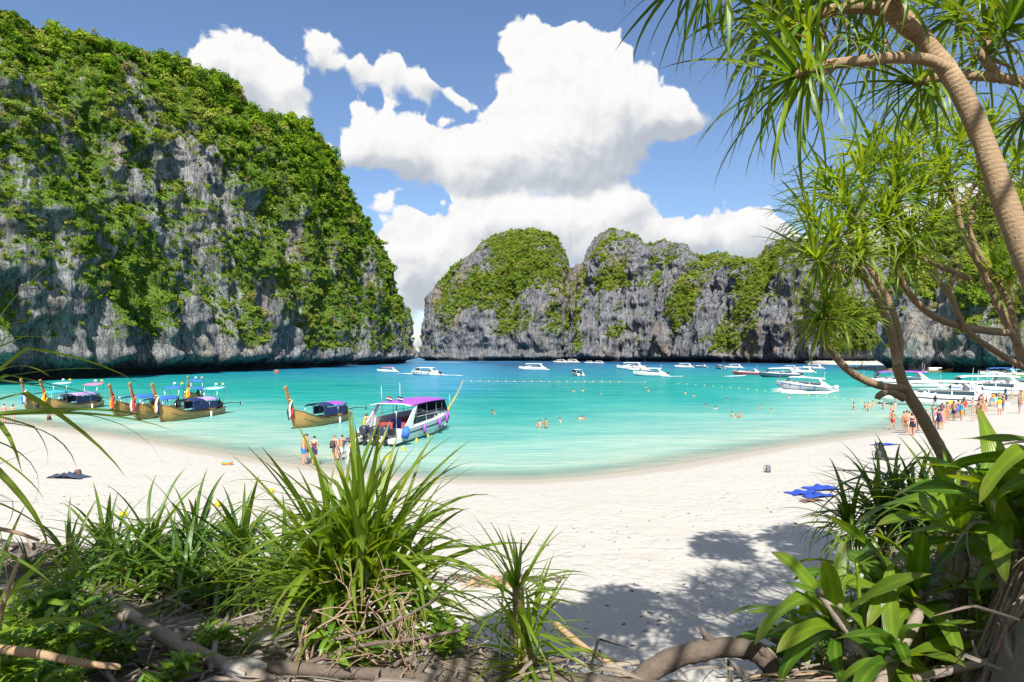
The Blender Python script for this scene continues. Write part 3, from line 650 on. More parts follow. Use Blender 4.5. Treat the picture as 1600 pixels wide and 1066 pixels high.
# ------------------------------------------------------------------ longtail boats (bow towards -Y in their own space)
def longtail(label, loc, rz, canopy=m_blue, shade=None, sashes=(m_orange, m_red, m_cream), side=m_navy, L=11.0, group='longtail boats moored off the beach', canopy2=None, lamp=False, post_h=2.2):
    t = thing('longtail_boat', label, 'longtail boat', loc, rz, group)
    Bm = 1.05; st = np.linspace(0, 1, 17)
    def sec(u):
        y = -L/2+L*u
        w = Bm*(math.sin(PI*min(1, u*1.05)**.62)**.8 if u < .5 else 1-.55*((u-.5)/.5)**2.2)
        w = max(.05, w if u > 0 else .05)
        sheer = .62+1.05*max(0, .42-u)**1.7*4.2+.35*max(0, u-.6)**1.5
        keel = -.38+.75*max(0, .16-u)**1.3*8+.25*max(0, u-.75)
        return y, w, sheer, keel
    out, inn = [], []
    for u in st:
        y, w, sh, ke = sec(u)
        prof = [(-1, 1), (-.97, .62), (-.80, .28), (-.42, .06), (0, 0), (.42, .06), (.80, .28), (.97, .62), (1, 1)]
        out.append([Vector((w*a, y, lerp(ke, sh, b))) for a, b in prof])
        inn.append([Vector(((max(w-.06, .01))*a, y, lerp(ke+.08, sh-.002, b))) for a, b in prof])
    mb = MB()
    n = 9
    mb.loft(out, closed=False); mb.loft([q[::-1] for q in inn], closed=False)
    o = [[out[i][0] for i in range(17)], [inn[i][0] for i in range(17)]]; mb.loft(o, closed=False)
    o = [[inn[i][8] for i in range(17)], [out[i][8] for i in range(17)]]; mb.loft(o, closed=False)
    mb.add(out[-1], [tuple(range(9))]); mb.add(inn[-1], [tuple(range(9))[::-1]])
    hull = mb.build('hull', m_hullwood, t, True)
    for sx in (0, 8):
        MB().tube([q[sx]+Vector((0, 0, .02)) for q in out], .045, 6).build('gunwale', m_darkwood, t, True)
    # planks of the hull side seen as long strakes
    for sx in (1, 7):
        MB().tube([q[sx]*1.0+Vector((.012*(1 if sx == 7 else -1), 0, 0)) for q in out[1:]], .018, 4).build('strake', m_darkwood, t)
    y, w, sh, ke = sec(0)
    P = [(0, y+.42, ke-.1), (0, y+.05, .2), (0, y-.16, sh*.75), (0, y-.42, sh+.35), (0, y-.86, sh+post_h*.5), (0, y-1.14, sh+post_h*.78), (0, y-1.30, sh+post_h*.95)]
    P = cr1(P, 14); secs = []
    for i, p in enumerate(P):
        d = (P[min(i+1, 13)]-P[max(i-1, 0)]).normalized(); nrm = Vector((0, -d.z, d.y)); tk = .10+.07*math.sin(i/13*PI)+(.05 if i > 11 else 0)
        wd = .07+.02*(i/13)
        secs.append([p+Vector((-wd, 0, 0))-nrm*tk, p+Vector((wd, 0, 0))-nrm*tk, p+Vector((wd, 0, 0))+nrm*tk, p+Vector((-wd, 0, 0))+nrm*tk])
    MB().loft(secs).build('prow_post', m_postwood, t, False)
    for k, mm in enumerate(sashes):
        s = MB(); c = P[6+k % 3]
        s.tube([c+Vector((.13*math.cos(a), .17*math.sin(a), .03*k)) for a in np.linspace(0, 2*PI, 9)], .05, 5)
        base = c+Vector(((-1)**k*.13, -.10+.1*k, 0)); ln = 1.1+.25*k
        g_ = [[base+Vector((.05*math.sin(i*1.3+k)+.09*(j-1), -.12*math.sin(i*.5)-.1*k*(i/6), -ln*i/6)) for j in range(3)] for i in range(7)]
        s.slab(g_, .015); s.build('sash', mm, t, True)
    for k in range(5):
        u = .22+.13*k; y, w, sh, ke = sec(u)
        MB().box((0, y, sh-.22), (2*w-.1, .24, .05)).build('thwart', m_darkwood, t)
    # canopy on posts
    y0, y1 = -L*.16, L*.27
    def cz(v): return 1.98+.10*v-.03
    cps = [(y0, canopy)] if canopy2 is None else [(y0, canopy), ((y0+y1)/2, canopy2)]
    seg = [(y0, y1, canopy)] if canopy2 is None else [(y0, (y0+y1)/2-.05, canopy), ((y0+y1)/2+.05, y1, canopy2)]
    for a, b, mm in seg:
        gr = [[(1.02*math.sin(th), lerp(a, b, i/6), 1.62+.36*math.cos(th)-.015*math.sin(i*2.0)) for th in np.linspace(-1.35, 1.35, 11)] for i in range(7)]
        MB().slab(gr, .03).build('canopy', mm, t, True)
    for yy in np.linspace(y0+.1, y1-.1, 4):
        for sx in (-1, 1):
            u = (yy+L/2)/L; _, w, sh, _ = sec(u)
            MB().tube([(sx*min(w-.04, 1.0), yy, sh-.05), (sx*.98, yy, 1.66)], .025, 6).build('canopy_post', m_metal, t, True)
    if side is not None:
        for sx in (-1, 1):
            gr = [[(sx*(1.0+.02*math.sin(i*1.7)), lerp(y0+(.0 if sx > 0 else 1.5), y1, i/9), lerp(1.60, .85, j/3)+.02*math.sin(i*2.3)) for j in range(4)] for i in range(10)]
            s = MB(); s.loft([[Vector(p) for p in q] for q in gr], closed=False); s.loft([[Vector(p)-Vector((sx*.015, 0, 0)) for p in q][::-1] for q in gr], closed=False)
            s.build('side_curtain', side, t, True)
    if shade is not None:
        zt = 2.75; yc = L*.36
        gr = [[(lerp(-.9, .9, j/4), lerp(yc-.75, yc+.85, i/4), zt+.22*(i/4)+.03*math.sin(j*2.1+i)) for j in range(5)] for i in range(5)]
        MB().slab(gr, .03).build('sun_shade', shade, t, True)
        for sx in (-1, 1):
            for yy in (yc-.65, yc+.75):
                MB().tube([(sx*.55, yy, .5), (sx*.8, yy, zt+.2*(yy > yc))], .025, 6).build('shade_post', m_metal, t, True)
        for k in range(2):
            f_ = MB(); x = -.4+.8*k; f_.tube([(x, yc+.8, zt+.1), (x, yc+.82, zt+.62)], .014, 5)
            f_.slab([[(x+.02, yc+.82, zt+.62), (x+.03, yc+.84, zt+.46)], [(x+.13, yc+.86, zt+.60), (x+.13, yc+.87, zt+.44)], [(x+.24, yc+.84, zt+.61), (x+.24, yc+.86, zt+.45)]], .012)
            f_.build('flag', (m_white, m_yellow, m_red)[k], t)
    # car engine on a swivel with its long shaft
    e = MB(); ye = L/2-.35
    e.box((0, ye, .98), (.42, .62, .40)); e.box((0, ye-.05, 1.26), (.30, .46, .22)); e.tube([(.14, ye-.2, 1.3), (.14, ye-.22, 1.62), (.14, ye-.1, 1.72)], .05, 7)
    e.tube([(-.18, ye-.34, 1.02), (-.18, ye-.40, 1.02)], .17, 10); e.box((0, ye, .68), (.5, .3, .22)); e.ball((-.1, ye+.1, 1.42), .12)
    eng = e.build('engine', m_black, t, False, .015)
    MB().tube([(0, ye+.3, 1.0), (0, ye+2.0, 1.05), (0, ye+4.3, .86)], [.05, .04, .03], 7).build('propeller_shaft', m_metal if lamp else m_black, t, True)
    p = MB(); hub = Vector((0, ye+4.3, .86)); p.ball(hub, .06)
    for k in range(3):
        a = 2*PI*k/3; d = Vector((math.cos(a), .25, math.sin(a))); q = Vector((-math.sin(a), .5, math.cos(a)))*.07
        p.slab([[hub+d*.04-q*.5, hub+d*.04+q*.5], [hub+d*.18-q, hub+d*.18+q], [hub+d*.26-q*.5, hub+d*.26+q*.4]], .012)
    p.build('propeller', m_black, t)
    MB().tube([(0, ye-.3, 1.05), (0, ye-1.3, 1.15)], .025, 6).build('tiller', m_metal, t, True)
    f_ = MB()
    u = .63; y, w, sh, ke = sec(u); s_ = 1
    MB().tube([(s_*(w+.12), y, sh-.05), (s_*(w+.13), y, sh-.15), (s_*(w+.13), y, sh-.70), (s_*(w+.12), y, sh-.78)], [.03, .10, .10, .03], 9).build('fender', m_white, t, True)
    return t
def heading(p0, p1):
    """Turn that lays a boat's bow-to-stern line (-Y to +Y) from p0 to p1."""
    d = p1-p0; return math.atan2(d.y, d.x)-PI/2
def mooring(bow, stern, **k):
    p0, p1 = seaat(*bow), seaat(*stern)
    c = (p0+p1)/2
    return dict(loc=(c.x, c.y, 0), rz=heading(p0, p1), **k)
LTS = [
 ((46,641),(112,631),'longtail boat with teal awning and bare tall prow, farthest along the shore', dict(canopy=m_teal, shade=m_sky, sashes=(m_cream, m_blue, m_white), side=None)),
 ((80,645),(172,633),'longtail boat with big yellow sash on its prow and lilac awning', dict(canopy=m_lilac, shade=m_pink, sashes=(m_yellow, m_yellow, m_orange))),
 ((184,651),(246,639),'longtail boat without stern shade, red and yellow sashes, third along the row', dict(canopy=m_blue, sashes=(m_yellow, m_orange, m_red), side=None, shade=None, post_h=1.9)),
 ((217,656),(288,642),'longtail boat with flat blue awning and magenta sash beside the nearest moored boat', dict(canopy=m_blue, shade=m_blue, sashes=(m_pink, m_cream, m_red), side=None)),
 ((258,659),(352,645),'longtail boat nearest in the moored row with purple awning and pale blue stern shade', dict(canopy=m_navy, canopy2=m_lilac, shade=m_sky, sashes=(m_navy, m_orange, m_white))),
 ((296,632),(316,622),'longtail boat farther out with orange garland on its prow and blue round shade', dict(canopy=m_blue, shade=m_blue, sashes=(m_orange, m_yellow, m_orange), side=None)),
 ((466,669),(545,655),'lone longtail boat with purple awning and dark red sash moored near the purple speedboat', dict(canopy=m_navy, canopy2=m_purple, sashes=(m_red, m_navy, m_cream), shade=None)),
]
for bow, stern, lab, kw in LTS:
    p0, p1 = seaat(*bow), seaat(*stern); d = (p1-p0).normalized(); L = 10.2 if bow[0] < 400 else 9.0
    c = p0+d*(L/2-.6)
    kw = dict(kw); loc = (c.x, c.y, .02)
    b_ = longtail(lab, loc, heading(p0, p1), L=L, **kw)
    if bow[0] == 466: b_['group'] = 'longtail boats moored off the beach'

# ------------------------------------------------------------------ speedboats (bow towards +Y in their own space)
def outboard(parent, x, y, mat):
    c = MB()
    c.loft([[Vector((x+a*w, y+b+dy, z)) for a, b in ((-.9, -.34), (-.5, -.42), (.5, -.42), (.9, -.34), (1, .1), (.55, .42), (-.55, .42), (-1, .1))] for z, w, dy in ((.72, .18, -.02), (.86, .26, -.05), (1.1, .28, -.08), (1.32, .25, -.06), (1.44, .15, 0))])
    ob = c.build('outboard_motor', mat, parent, True)
    l = MB()
    l.box((x, y-.02, .38), (.17, .30, .74), None, 1.25); l.box((x, y-.08, -.12), (.10, .42, .05)); l.loft([[Vector((x+.045*a, y-.16+.12*b, z)) for a, b in ((-1, 0), (0, -1.2), (1, 0), (0, 1.2))] for z in (.05, -.35)])
    l.build('motor_leg', m_black, ob, False, .01)
    p = MB(); hub = Vector((x, y-.30, -.28)); p.tube([(x, y-.05, -.28), hub], .055, 7)
    for k in range(3):
        a = 2*PI*k/3; d = Vector((math.cos(a), .15, math.sin(a))); q = Vector((-math.sin(a), .5, math.cos(a)))*.07
        p.slab([[hub+d*.03-q*.4, hub+d*.03+q*.4], [hub+d*.13-q, hub+d*.13+q], [hub+d*.19-q*.4, hub+d*.19+q*.4]], .012)
    p.build('propeller', m_grey, ob)
    return ob
_sb = {}
def speedboat(label, loc, rz, roof=m_purple, hullm=m_white, motors=3, fender=m_purple, L=12.5, group='speedboats in the bay', detail=True, band=m_stripe, open_=False, emblem=None, flags=True, motor_mat=m_cowl, pitch=0.0, wind=True):
    t = thing('speedboat', label, 'speedboat', loc, rz, group)
    t.rotation_euler = (pitch, 0, rz)
    Bm = 1.65
    def sec(u):
        y = -L/2+L*u
        w = Bm*(1-.06*(1-u)**2) if u < .45 else Bm*max(0, 1-((u-.45)/.555)**2.6)**.85
        w = max(w, .04)
        sh = 1.02+.62*u**1.6; ch = .10+.75*max(0, u-.45)**1.8*3.2; ke = -.55+1.55*max(0, u-.72)**1.9*9
        return y, w, sh, min(ch, sh-.1), min(ke, sh-.12)
    secs = []; st = np.concatenate([np.linspace(0, .6, 7), np.linspace(.68, 1, 9)])
    for u in st:
        y, w, sh, ch, ke = sec(u)
        secs.append([Vector(p) for p in ((-w, y, sh), (-w*.985, y, lerp(ch, sh, .55)), (-w*.88, y, ch), (0, y, ke), (w*.88, y, ch), (w*.985, y, lerp(ch, sh, .55)), (w, y, sh))])
    mb = MB(); mb.loft(secs, closed=False); mb.add(secs[0], [tuple(range(7))])
    mb.build('hull', hullm, t, True)
    # deck: cockpit sole low aft of the foredeck
    ud = .74
    dk = MB(); dk.loft([[Vector((-w_+.02, y, z)), Vector((0, y, z+.06)), Vector((w_-.02, y, z))] for y, w_, z in [(sec(u)[0], sec(u)[1], sec(u)[2]-.01) for u in np.linspace(ud, 1, 7)]], closed=False)
    y, w, sh, _, _ = sec(ud); dk.add([(-w, y, sh-.01), (w, y, sh-.01), (w, y, .35), (-w, y, .35)], [(0, 1, 2, 3)])
    dk.build('foredeck', m_white, t, False)
    so = MB(); so.loft([[Vector((-w_+.1, y, .38)), Vector((w_-.1, y, .38))] for y, w_ in [(sec(u)[0], sec(u)[1]) for u in np.linspace(.02, ud, 6)]], closed=False); so.build('cockpit_sole', m_grey, t)
    for sx in (0, 6):
        sg = 1 if sx == 6 else -1
        q = [p[sx] for p in secs]
        s = MB(); s.loft([[p+Vector((sg*.03, 0, -.02)), p+Vector((sg*.03, 0, .05)), p+Vector((-sg*.22 if abs(p.x) > .3 else 0, 0, .05)), p+Vector((-sg*.22 if abs(p.x) > .3 else 0, 0, -.05))] for p in q]); s.build('gunwale', m_white, t)
        b2 = MB(); q5 = [(p[sx], p[5 if sx == 6 else 1]) for p in secs]
        b2.loft([[lerp(a, b, .62)+Vector((sg*.022, 0, 0)), lerp(a, b, .95)+Vector((sg*.022, 0, 0)), lerp(a, b, .95)-Vector((sg*.02, 0, 0)), lerp(a, b, .62)-Vector((sg*.02, 0, 0))] for a, b in q5[1:-2]]); b2.build('hull_stripe', band, t)
    # swim platform and transom
    pf = MB(); pf.box((0, -L/2-.28, .30), (2.9, .60, .12)); pf.box((1.35, -L/2-.55, .36), (.55, 1.1, .34)); pf.box((-1.35, -L/2-.55, .36), (.55, 1.1, .34)); pf.build('swim_platform', m_white, t, False, .03)
    tr = MB(); tr.box((0, -L/2+.10, .80), (2.9, .16, .70)); tr.build('transom', m_white, t, False, .02)
    for k in range(motors):
        outboard(t, (k-(motors-1)/2)*.72, -L/2-.62, motor_mat)
    # side coaming with windows, roof on raked arches
    y0, y1, zr = -L*.36, L*.27, 2.72
    def ww(y): return sec((y+L/2)/L)[1]
    for sg in (-1, 1):
        # aft arch
        a = MB(); yb = -L/2+.35
        secsA = []
        for f in np.linspace(0, 1, 9):
            yy = lerp(yb, y0+.9, f**.8); zz = lerp(1.05, zr-.06, f); wd = lerp(1.35, .42, f**.6); xx = sg*lerp(1.52, 1.42, f)
            secsA.append([Vector((xx-.05, yy, zz)), Vector((xx+.05, yy, zz)), Vector((xx+.05, yy+wd, zz+.08*f)), Vector((xx-.05, yy+wd, zz+.08*f))])
        a.loft(secsA); a.build('arch', m_white, t, False, 0)
        # coaming
        c = MB(); ys_ = np.linspace(y0+.4, y1+.5, 8)
        c.loft([[Vector((sg*(ww(y)-.16), y, 1.05+.62*((y+L/2)/L)**1.6-.02)), Vector((sg*(ww(y)-.24), y, 1.72-.0*k+.10*((y+L/2)/L))), Vector((sg*(ww(y)-.32), y, 1.72+.10*((y+L/2)/L))), Vector((sg*(ww(y)-.24), y, 1.03+.62*((y+L/2)/L)**1.6-.02))] for k, y in enumerate(ys_)]); c.build('coaming', m_white, t)
        for k in range(3):
            ya, yb2 = lerp(y0+.7, y1+.3, k/3)+.05, lerp(y0+.7, y1+.3, (k+1)/3)-.05
            wv = MB(); q = []
            for y in np.linspace(ya, yb2, 4):
                zl = 1.16+.62*((y+L/2)/L)**1.6; zu = 1.70+.10*((y+L/2)/L); x_ = lambda z, y=y: sg*(ww(y)-.16-.08*((z-1.05)/.67)+.016)
                q.append([Vector((x_(zl), y, min(zl, zu-.05))), Vector((x_(zu), y, zu)), Vector((x_(zu)-sg*.02, y, zu)), Vector((x_(zl)-sg*.02, y, min(zl, zu-.05)))])
            wv.loft(q); wv.build('side_window', m_darkglass, t)
        for y in np.linspace(y0+1.5, y1-.3, 4):
            MB().tube([(sg*(ww(y)-.28), y, 1.78), (sg*(min(ww(y), Bm)-.30), y, zr+.02)], .024, 6).build('roof_post', m_metal, t, True)
        MB().tube([(sg*(ww(y)-.28), y, 1.98) for y in np.linspace(y0+1.2, y1, 6)], .018, 5).build('hand_rail', m_metal, t, True)
        r = MB(); us = np.linspace(.76, .985, 7)
        r.tube([Vector((sg*max(sec(u)[1]-.10, .03), sec(u)[0], sec(u)[2]+.48)) for u in us], .018, 5)
        for u in us[::2]: r.tube([Vector((sg*max(sec(u)[1]-.10, .03), sec(u)[0], sec(u)[2])), Vector((sg*max(sec(u)[1]-.10, .03), sec(u)[0], sec(u)[2]+.48))], .014, 5)
        r.build('bow_rail', m_metal, t, True)
        if fender is not None:
            for u in (.30, .55, .74, .88):
                y, w, sh, ch, ke = sec(u)
                fd = MB().tube([(sg*(w+.13), y, sh+.02), (sg*(w+.14), y, sh-.06), (sg*(w+.14), y, sh-.62), (sg*(w+.13), y, sh-.68)], [.03, .115, .115, .03], 9).build('fender', fender, t, True)
                MB().tube([(sg*(w+.14), y, sh-.60), (sg*(w+.14), y, sh-.78)], [.118, .06], 9).build('fender_cap', m_black, fd, True)
    gr = [[(lerp(-1.50, 1.50, j/10), lerp(y0, y1+.1, i/8), zr+.02+.17*(1-abs(j/5-1)**2.4)+.10*math.sin(i/8*PI)-(.12 if i == 8 else 0)) for j in range(11)] for i in range(9)]
    rf = MB().slab(gr, .06).build('roof', roof, t, True)
    MB().tube([(-1.52, y0-.02, zr), (-.8, y0-.04, zr+.14), (.8, y0-.04, zr+.14), (1.52, y0-.02, zr)], .04, 6).build('roof_edge', m_white, rf, True)
    if wind:
        ws = MB(); ws.loft([[Vector((lerp(-1, 1, j/6)*(1.36-.1*k), y1+.75-.55*k-.35*abs(j/3-1)**2, 1.62+1.05*k)) for j in range(7)] for k in (0, .5, 1)], closed=False)
        ws.loft([[Vector((lerp(-1, 1, j/6)*(1.36-.1*k), y1+.73-.55*k-.35*abs(j/3-1)**2, 1.62+1.05*k)) for j in range(7)][::-1] for k in (0, .5, 1)], closed=False)
        ws.build('windscreen', m_darkglass, t, True)
    if detail:
        for k in range(5):
            for sg in (-1, 1):
                y = lerp(y0+.9, y1-.6, k/4); s = MB(); s.box((sg*.80, y, .72), (.95, .50, .18)); s.box((sg*.80, y+.24, 1.08), (.95, .12, .60), (-.15, 0, 0)); sb = s.build('bench_seat', (m_seat, m_blue, m_seat, m_teal, m_seat)[k], t, False, .03)
        MB().tube([(.25, y0+.45, .4), (.25, y0+.45, zr)], .035, 7).build('pole', m_metal, t, True)
        for x, h in ((-.75, 1.5), (.62, 1.75)):
            MB().tube([(x, y0+.25, zr+.1), (x+.03, y0+.1, zr+h)], [.022, .008], 5).build('antenna', m_white, t, True)
        MB().tube([(.9, L*.44, 1.7), (.9, L*.44, 3.0)], [.016, .008], 5).build('antenna', m_white, t, True)
        lv = MB()
        lv.box((1.05, -L/2-.35, .95), (.5, .3, .5)); lv.build('locker', m_black, t, False, .05)
        # bow cushions
        MB().box((0, L*.30, 1.55), (1.5, 1.2, .14)).build('bow_cushion', m_cream, t, False, .04)
    if flags:
        for k, x in enumerate((-.35, .45)):
            f_ = MB(); f_.tube([(x, y0+.2, zr+.12), (x, y0+.15, zr+.75)], .012, 5); f_.build('flagstaff', m_metal, t)
            for j, mm in enumerate(((m_red, m_white, m_navy), (m_navy, m_white, m_navy))[k]):
                z = zr+.72-.11*j
                MB().slab([[(x+.01+.1*i, y0+.15+.04*math.sin(i*1.6), z-.02*i), (x+.01+.1*i, y0+.15+.04*math.sin(i*1.6), z-.11-.02*i)] for i in range(5)], .01).build('flag_stripe', mm, t)
    if emblem is not None:
        y, w, sh, ch, ke = sec(.42)
        for sg in (-1, 1):
            e = MB(); c = Vector((sg*(w*.985+.035), y, lerp(ch, sh, .32)))
            pts = [(-1.0, .32), (-.35, .16), (0, .34), (.35, .16), (1.0, .32), (.45, -.05), (0, -.36), (-.45, -.05)]
            V = [c+Vector((0, a*.55, b*.62)) for a, b in pts]; V2 = [v-Vector((sg*.03, 0, 0)) for v in V]
            e.add(V+V2, [tuple(range(8)), tuple(range(15, 7, -1))]+[(i, (i+1) % 8, 8+(i+1) % 8, 8+i) for i in range(8)])
            e.build('emblem', emblem, t)
    return t
# the big one at the beach: stern towards the sand
p0, p1 = seaat(598, 704), seaat(694, 664)
stern = Vector((-8.0, 46.5, 0)); d = Vector((.40, 1, 0)).normalized()
def boat_at(stern_px, bow_px, L):
    a, b = seaat(*stern_px), seaat(*bow_px); d = (b-a).normalized(); c = a+d*L/2
    return (c.x, c.y, .02), math.atan2(d.y, d.x)-PI/2
loc, rz = boat_at((596, 697), (704, 664), 12.6)
hero = speedboat('large white speedboat with bright purple roof and three dark outboards, stern to the sand', (loc[0]-.2, loc[1]+1.0, .05), rz, L=12.2, group='speedboats in the bay'); hero.scale = (1.08, 1.08, .96)
MB().tube([(1.72, -6.0, .5), (1.86, -6.05, .95), (1.80, -5.9, 1.32)], [.26, .30, .16], 10).build('blue_float', m_blue, hero, True)
# the others out on the water: (px, py of the waterline, heading in degrees of the bow from +Y towards -X, length, roof, label, extra)
def spd(px, py, ang, label, L=11, scale=1.0, **k):
    p = seaat(px, py)
    k.setdefault('detail', False); k.setdefault('fender', None); k.setdefault('flags', False)
    t = speedboat(label, (p.x, p.y, .0), R(ang), L=12.0, **k); t.scale = (L/12.0,)*3; return t
m_yhull = plain('yellow_hull', (.62, .45, .06), .3, .1, coat=.3)
m_dhull = plain('dark_blue_hull', (.05, .10, .15), .3, .15, coat=.3)
m_rhull = plain('red_hull', (.42, .08, .08), .3, .15, coat=.3)
m_ghull = plain('green_hull', (.35, .50, .22), .3, .15, coat=.3)
FB = [
 (605,581.5,96,'white speedboat with pink canopy passing close under the tall headland',8,dict(roof=m_pink)),
 (664,586,68,'white speedboat with blue spots on its hull and an orange ring, leaving a wake',10.5,dict(roof=m_white,fender=m_blue)),
 (832,578.5,96,'long white tour boat with flat white roof alone before the domed cliff',12.5,dict(roof=m_white)),
 (901,587,12,'small white cabin boat seen from astern in mid bay',8.5,dict(roof=m_white,motors=2)),
 (1015,587.5,74,'white speedboat with green waterline and red seats running toward the domed cliff',10.5,dict(roof=m_white,band=m_green,fender=None,detail=True)),
 (985,577,88,'long white boat moored with others before the grey ridge',13.5,dict(roof=m_white)),
 (998,579.5,80,'white boat with orange roof just behind the red seated speedboat',9,dict(roof=m_orange)),
 (875,566.9,90,'tiny white boat farthest out below the domed cliff, leftmost of its pair',13,dict(roof=m_white)),
 (893,566.8,92,'tiny white boat with yellow hull below the notch between dome and ridge',14,dict(roof=m_white,band=m_yellow)),
 (920,567.6,88,'tiny white boat by the cliff foot just right of the notch',8,dict(roof=m_white)),
 (935,567.8,95,'tiny white cabin boat by the cliff foot, second right of the notch',9,dict(roof=m_white)),
 (1068,574.6,94,'white dive boat with tall mast alone before the grey ridge',10,dict(roof=m_white,flags=True)),
 (1093,574.2,90,'low dark boat moored by the grey ridge cliff foot',8,dict(roof=m_navy,hullm=m_dhull)),
 (1124,576.5,8,'small dark hulled boat with white roof seen end on by the ridge',8,dict(roof=m_white,hullm=m_dhull,motors=2)),
 (1146,575.5,88,'white boat moored left behind the red hulled speedboat',9,dict(roof=m_white)),
 (1167,585.5,66,'red hulled speedboat with dark blue canopy heading for the open sea',9.5,dict(roof=m_blue,hullm=m_rhull,detail=True)),
 (1217,589.5,78,'dark hulled cabin boat with white wheelhouse crossing behind the wake',11.5,dict(roof=m_white,hullm=m_dhull)),
 (1233,577,75,'white boat with orange stripe moored behind the dark cabin boat',7.5,dict(roof=m_white,band=m_orange)),
 (1252,582.5,86,'yellow striped white boat between the wake and the far sand strip',9,dict(roof=m_white,band=m_yellow)),
 (1270,576.5,86,'long white boat before the small far beach',9.5,dict(roof=m_white)),
 (1422,581,80,'white tour boat with passengers under the eastern cliff',11,dict(roof=m_white,detail=True)),
 (1560,588,84,'white speedboat with bright blue roof moored beyond the crowd',11,dict(roof=m_blue)),
 (1588,590,95,'pale green hulled boat moored beside the blue roofed speedboat',10,dict(roof=m_teal,hullm=m_ghull)),
]
for px, py, ang, lab, L, kw in FB: spd(px, py, ang, lab, L=L, **kw)
m_silver = plain('silver_hull', (.36, .38, .42), .25, .15, coat=.4)
wk = spd(1256, 611, 62, 'white speedboat with black stripe and blue tube ends planing ahead of its white wake', L=9.5, roof=m_white, hullm=m_silver, band=m_black, fender=m_blue, detail=True, motor_mat=m_white, pitch=R(3))
wk.location.z = .25
spd(1402, 605, 72, 'white speedboat with purple roof lying behind the leaning tree trunk', L=13.5, roof=m_purple, detail=True, flags=True)
spd(1462, 633, 76, 'long white speedboat with dark stripe and yellow bird emblem on its hull', L=13, roof=m_white, emblem=m_yellow, detail=True, fender=m_black)
spd(1535, 617, 74, 'big white speedboat with blue side canopy by the crowd on the sand', L=13, roof=m_white, band=m_blue, detail=True, fender=m_black, flags=True)
spd(1595, 610, 60, 'white speedboat with white roof nearest the crowd at the frame edge', L=13, roof=m_white, band=m_red, detail=True, fender=m_navy)
longtail('longtail boat with white wheelhouse roof anchored below the eastern cliff', tuple(seaat(1463, 582)), R(78), canopy=m_white, shade=None, side=m_white, L=11, group='longtail boats in the far bay')
longtail('small longtail boat end on beside the small far beach', tuple(seaat(1380, 581)), R(10), canopy=m_black, shade=None, side=None, L=10, group='longtail boats in the far bay')
longtail('longtail boat with white awning off the far sand strip', tuple(seaat(1331, 577.5)), R(15), canopy=m_white, shade=m_orange, side=None, L=11, group='longtail boats in the far bay')
# wakes: foam lying on the water
def foam_fn(g):
    p = g.n('ShaderNodeTexCoord').outputs['Object']
    n = g.noise(g.v('MULTIPLY', p, (.6, 1.5, 1)), 1.2, 6, .7)
    e = g.n('ShaderNodeAttribute', attribute_name='edge').outputs['Fac']
    b = g.n('ShaderNodeBsdfDiffuse', {'Color': (.72, .78, .80, 1)}).outputs[0]
    tr = g.n('ShaderNodeBsdfTransparent').outputs[0]
    return g.n('ShaderNodeMixShader', {0: g.ss(g.m('ADD', n, g.m('MULTIPLY', e, .75)), .72, .95), 1: tr, 2: b}).outputs[0]
m_foam = M('foam', foam_fn)
def wake(label, pts, w, amp=.15):
    P = [seaat(*p) for p in pts]; c = cr1(P, 34); V = []; ed = []
    r = random.Random(int(pts[0][0]))
    for i, p in enumerate(c):
        d = (c[min(i+1, 33)]-c[max(i-1, 0)]).normalized(); s = Vector((-d.y, d.x, 0)); f = i/33
        ww_ = w*(.35+.65*math.sin(min(1, f*1.1+.05)*PI))*(.85+.3*r.random())
        for j in range(7):
            q = p+s*ww_*(j/3-1); e = (1-abs(j/3-1))*math.sin(PI*f)**.6
            V.append((q.x, q.y, .02+amp*e*(.4+.9*r.random()))); ed.append(e)
    me = mesh('wake_foam', V, [(i*7+j, i*7+j+1, (i+1)*7+j+1, (i+1)*7+j) for i in range(33) for j in range(6)], m_foam); vattr(me, 'edge', ed)
    o = tag(obj('wake_foam', me), label, None, None, 'stuff'); return o
wake('white foam churned up behind and along the planing speedboat', [(1218,606),(1242,613.5),(1272,615),(1312,611)], 5.5, .28)
wake('thin white wake line by the speedboat with the blue spots', [(612,583.8),(650,584.8),(690,586.5),(735,587.6)], 4.0, .25)
wake('thin wake trailing the red seated speedboat', [(1030,587.5),(1050,588.5),(1075,588)], 1.5, .12)
wake('thin wake trailing the red hulled speedboat', [(1128,588.5),(1150,588),(1168,586.5)], 2.2, .15)
wake('far white wake line at the mouth of the bay', [(640,565.2),(700,566.2),(740,567)], 5, .12)
# ------------------------------------------------------------------ people: one skinned body per pose, clothes cut from it
def skin_mat(name, col):
    def fn(g):
        n = g.noise(g.n('ShaderNodeTexCoord').outputs['Object'], 9, 3)
        c = g.mix(n, tuple(x*.85 for x in col), tuple(min(1, x*1.12) for x in col))
        return g.n('ShaderNodeBsdfPrincipled', {'Base Color': c, 'Roughness': .5, 'Subsurface Weight': .0}).outputs[0]
    return M(name, fn)
SKINS = [skin_mat('skin_tan', (.42, .21, .115)), skin_mat('skin_fair', (.56, .33, .22)), skin_mat('skin_pink', (.58, .28, .19)), skin_mat('skin_brown', (.24, .115, .06))]
HAIRS = [plain('hair_black', (.012, .010, .010), .5), plain('hair_brown', (.06, .03, .014), .5), plain('hair_fair', (.22, .13, .05), .5)]
POSES = {}
def limb_dir(a, side=0): return Vector((math.sin(side), math.sin(a)*math.cos(side), -math.cos(a)*math.cos(side)))
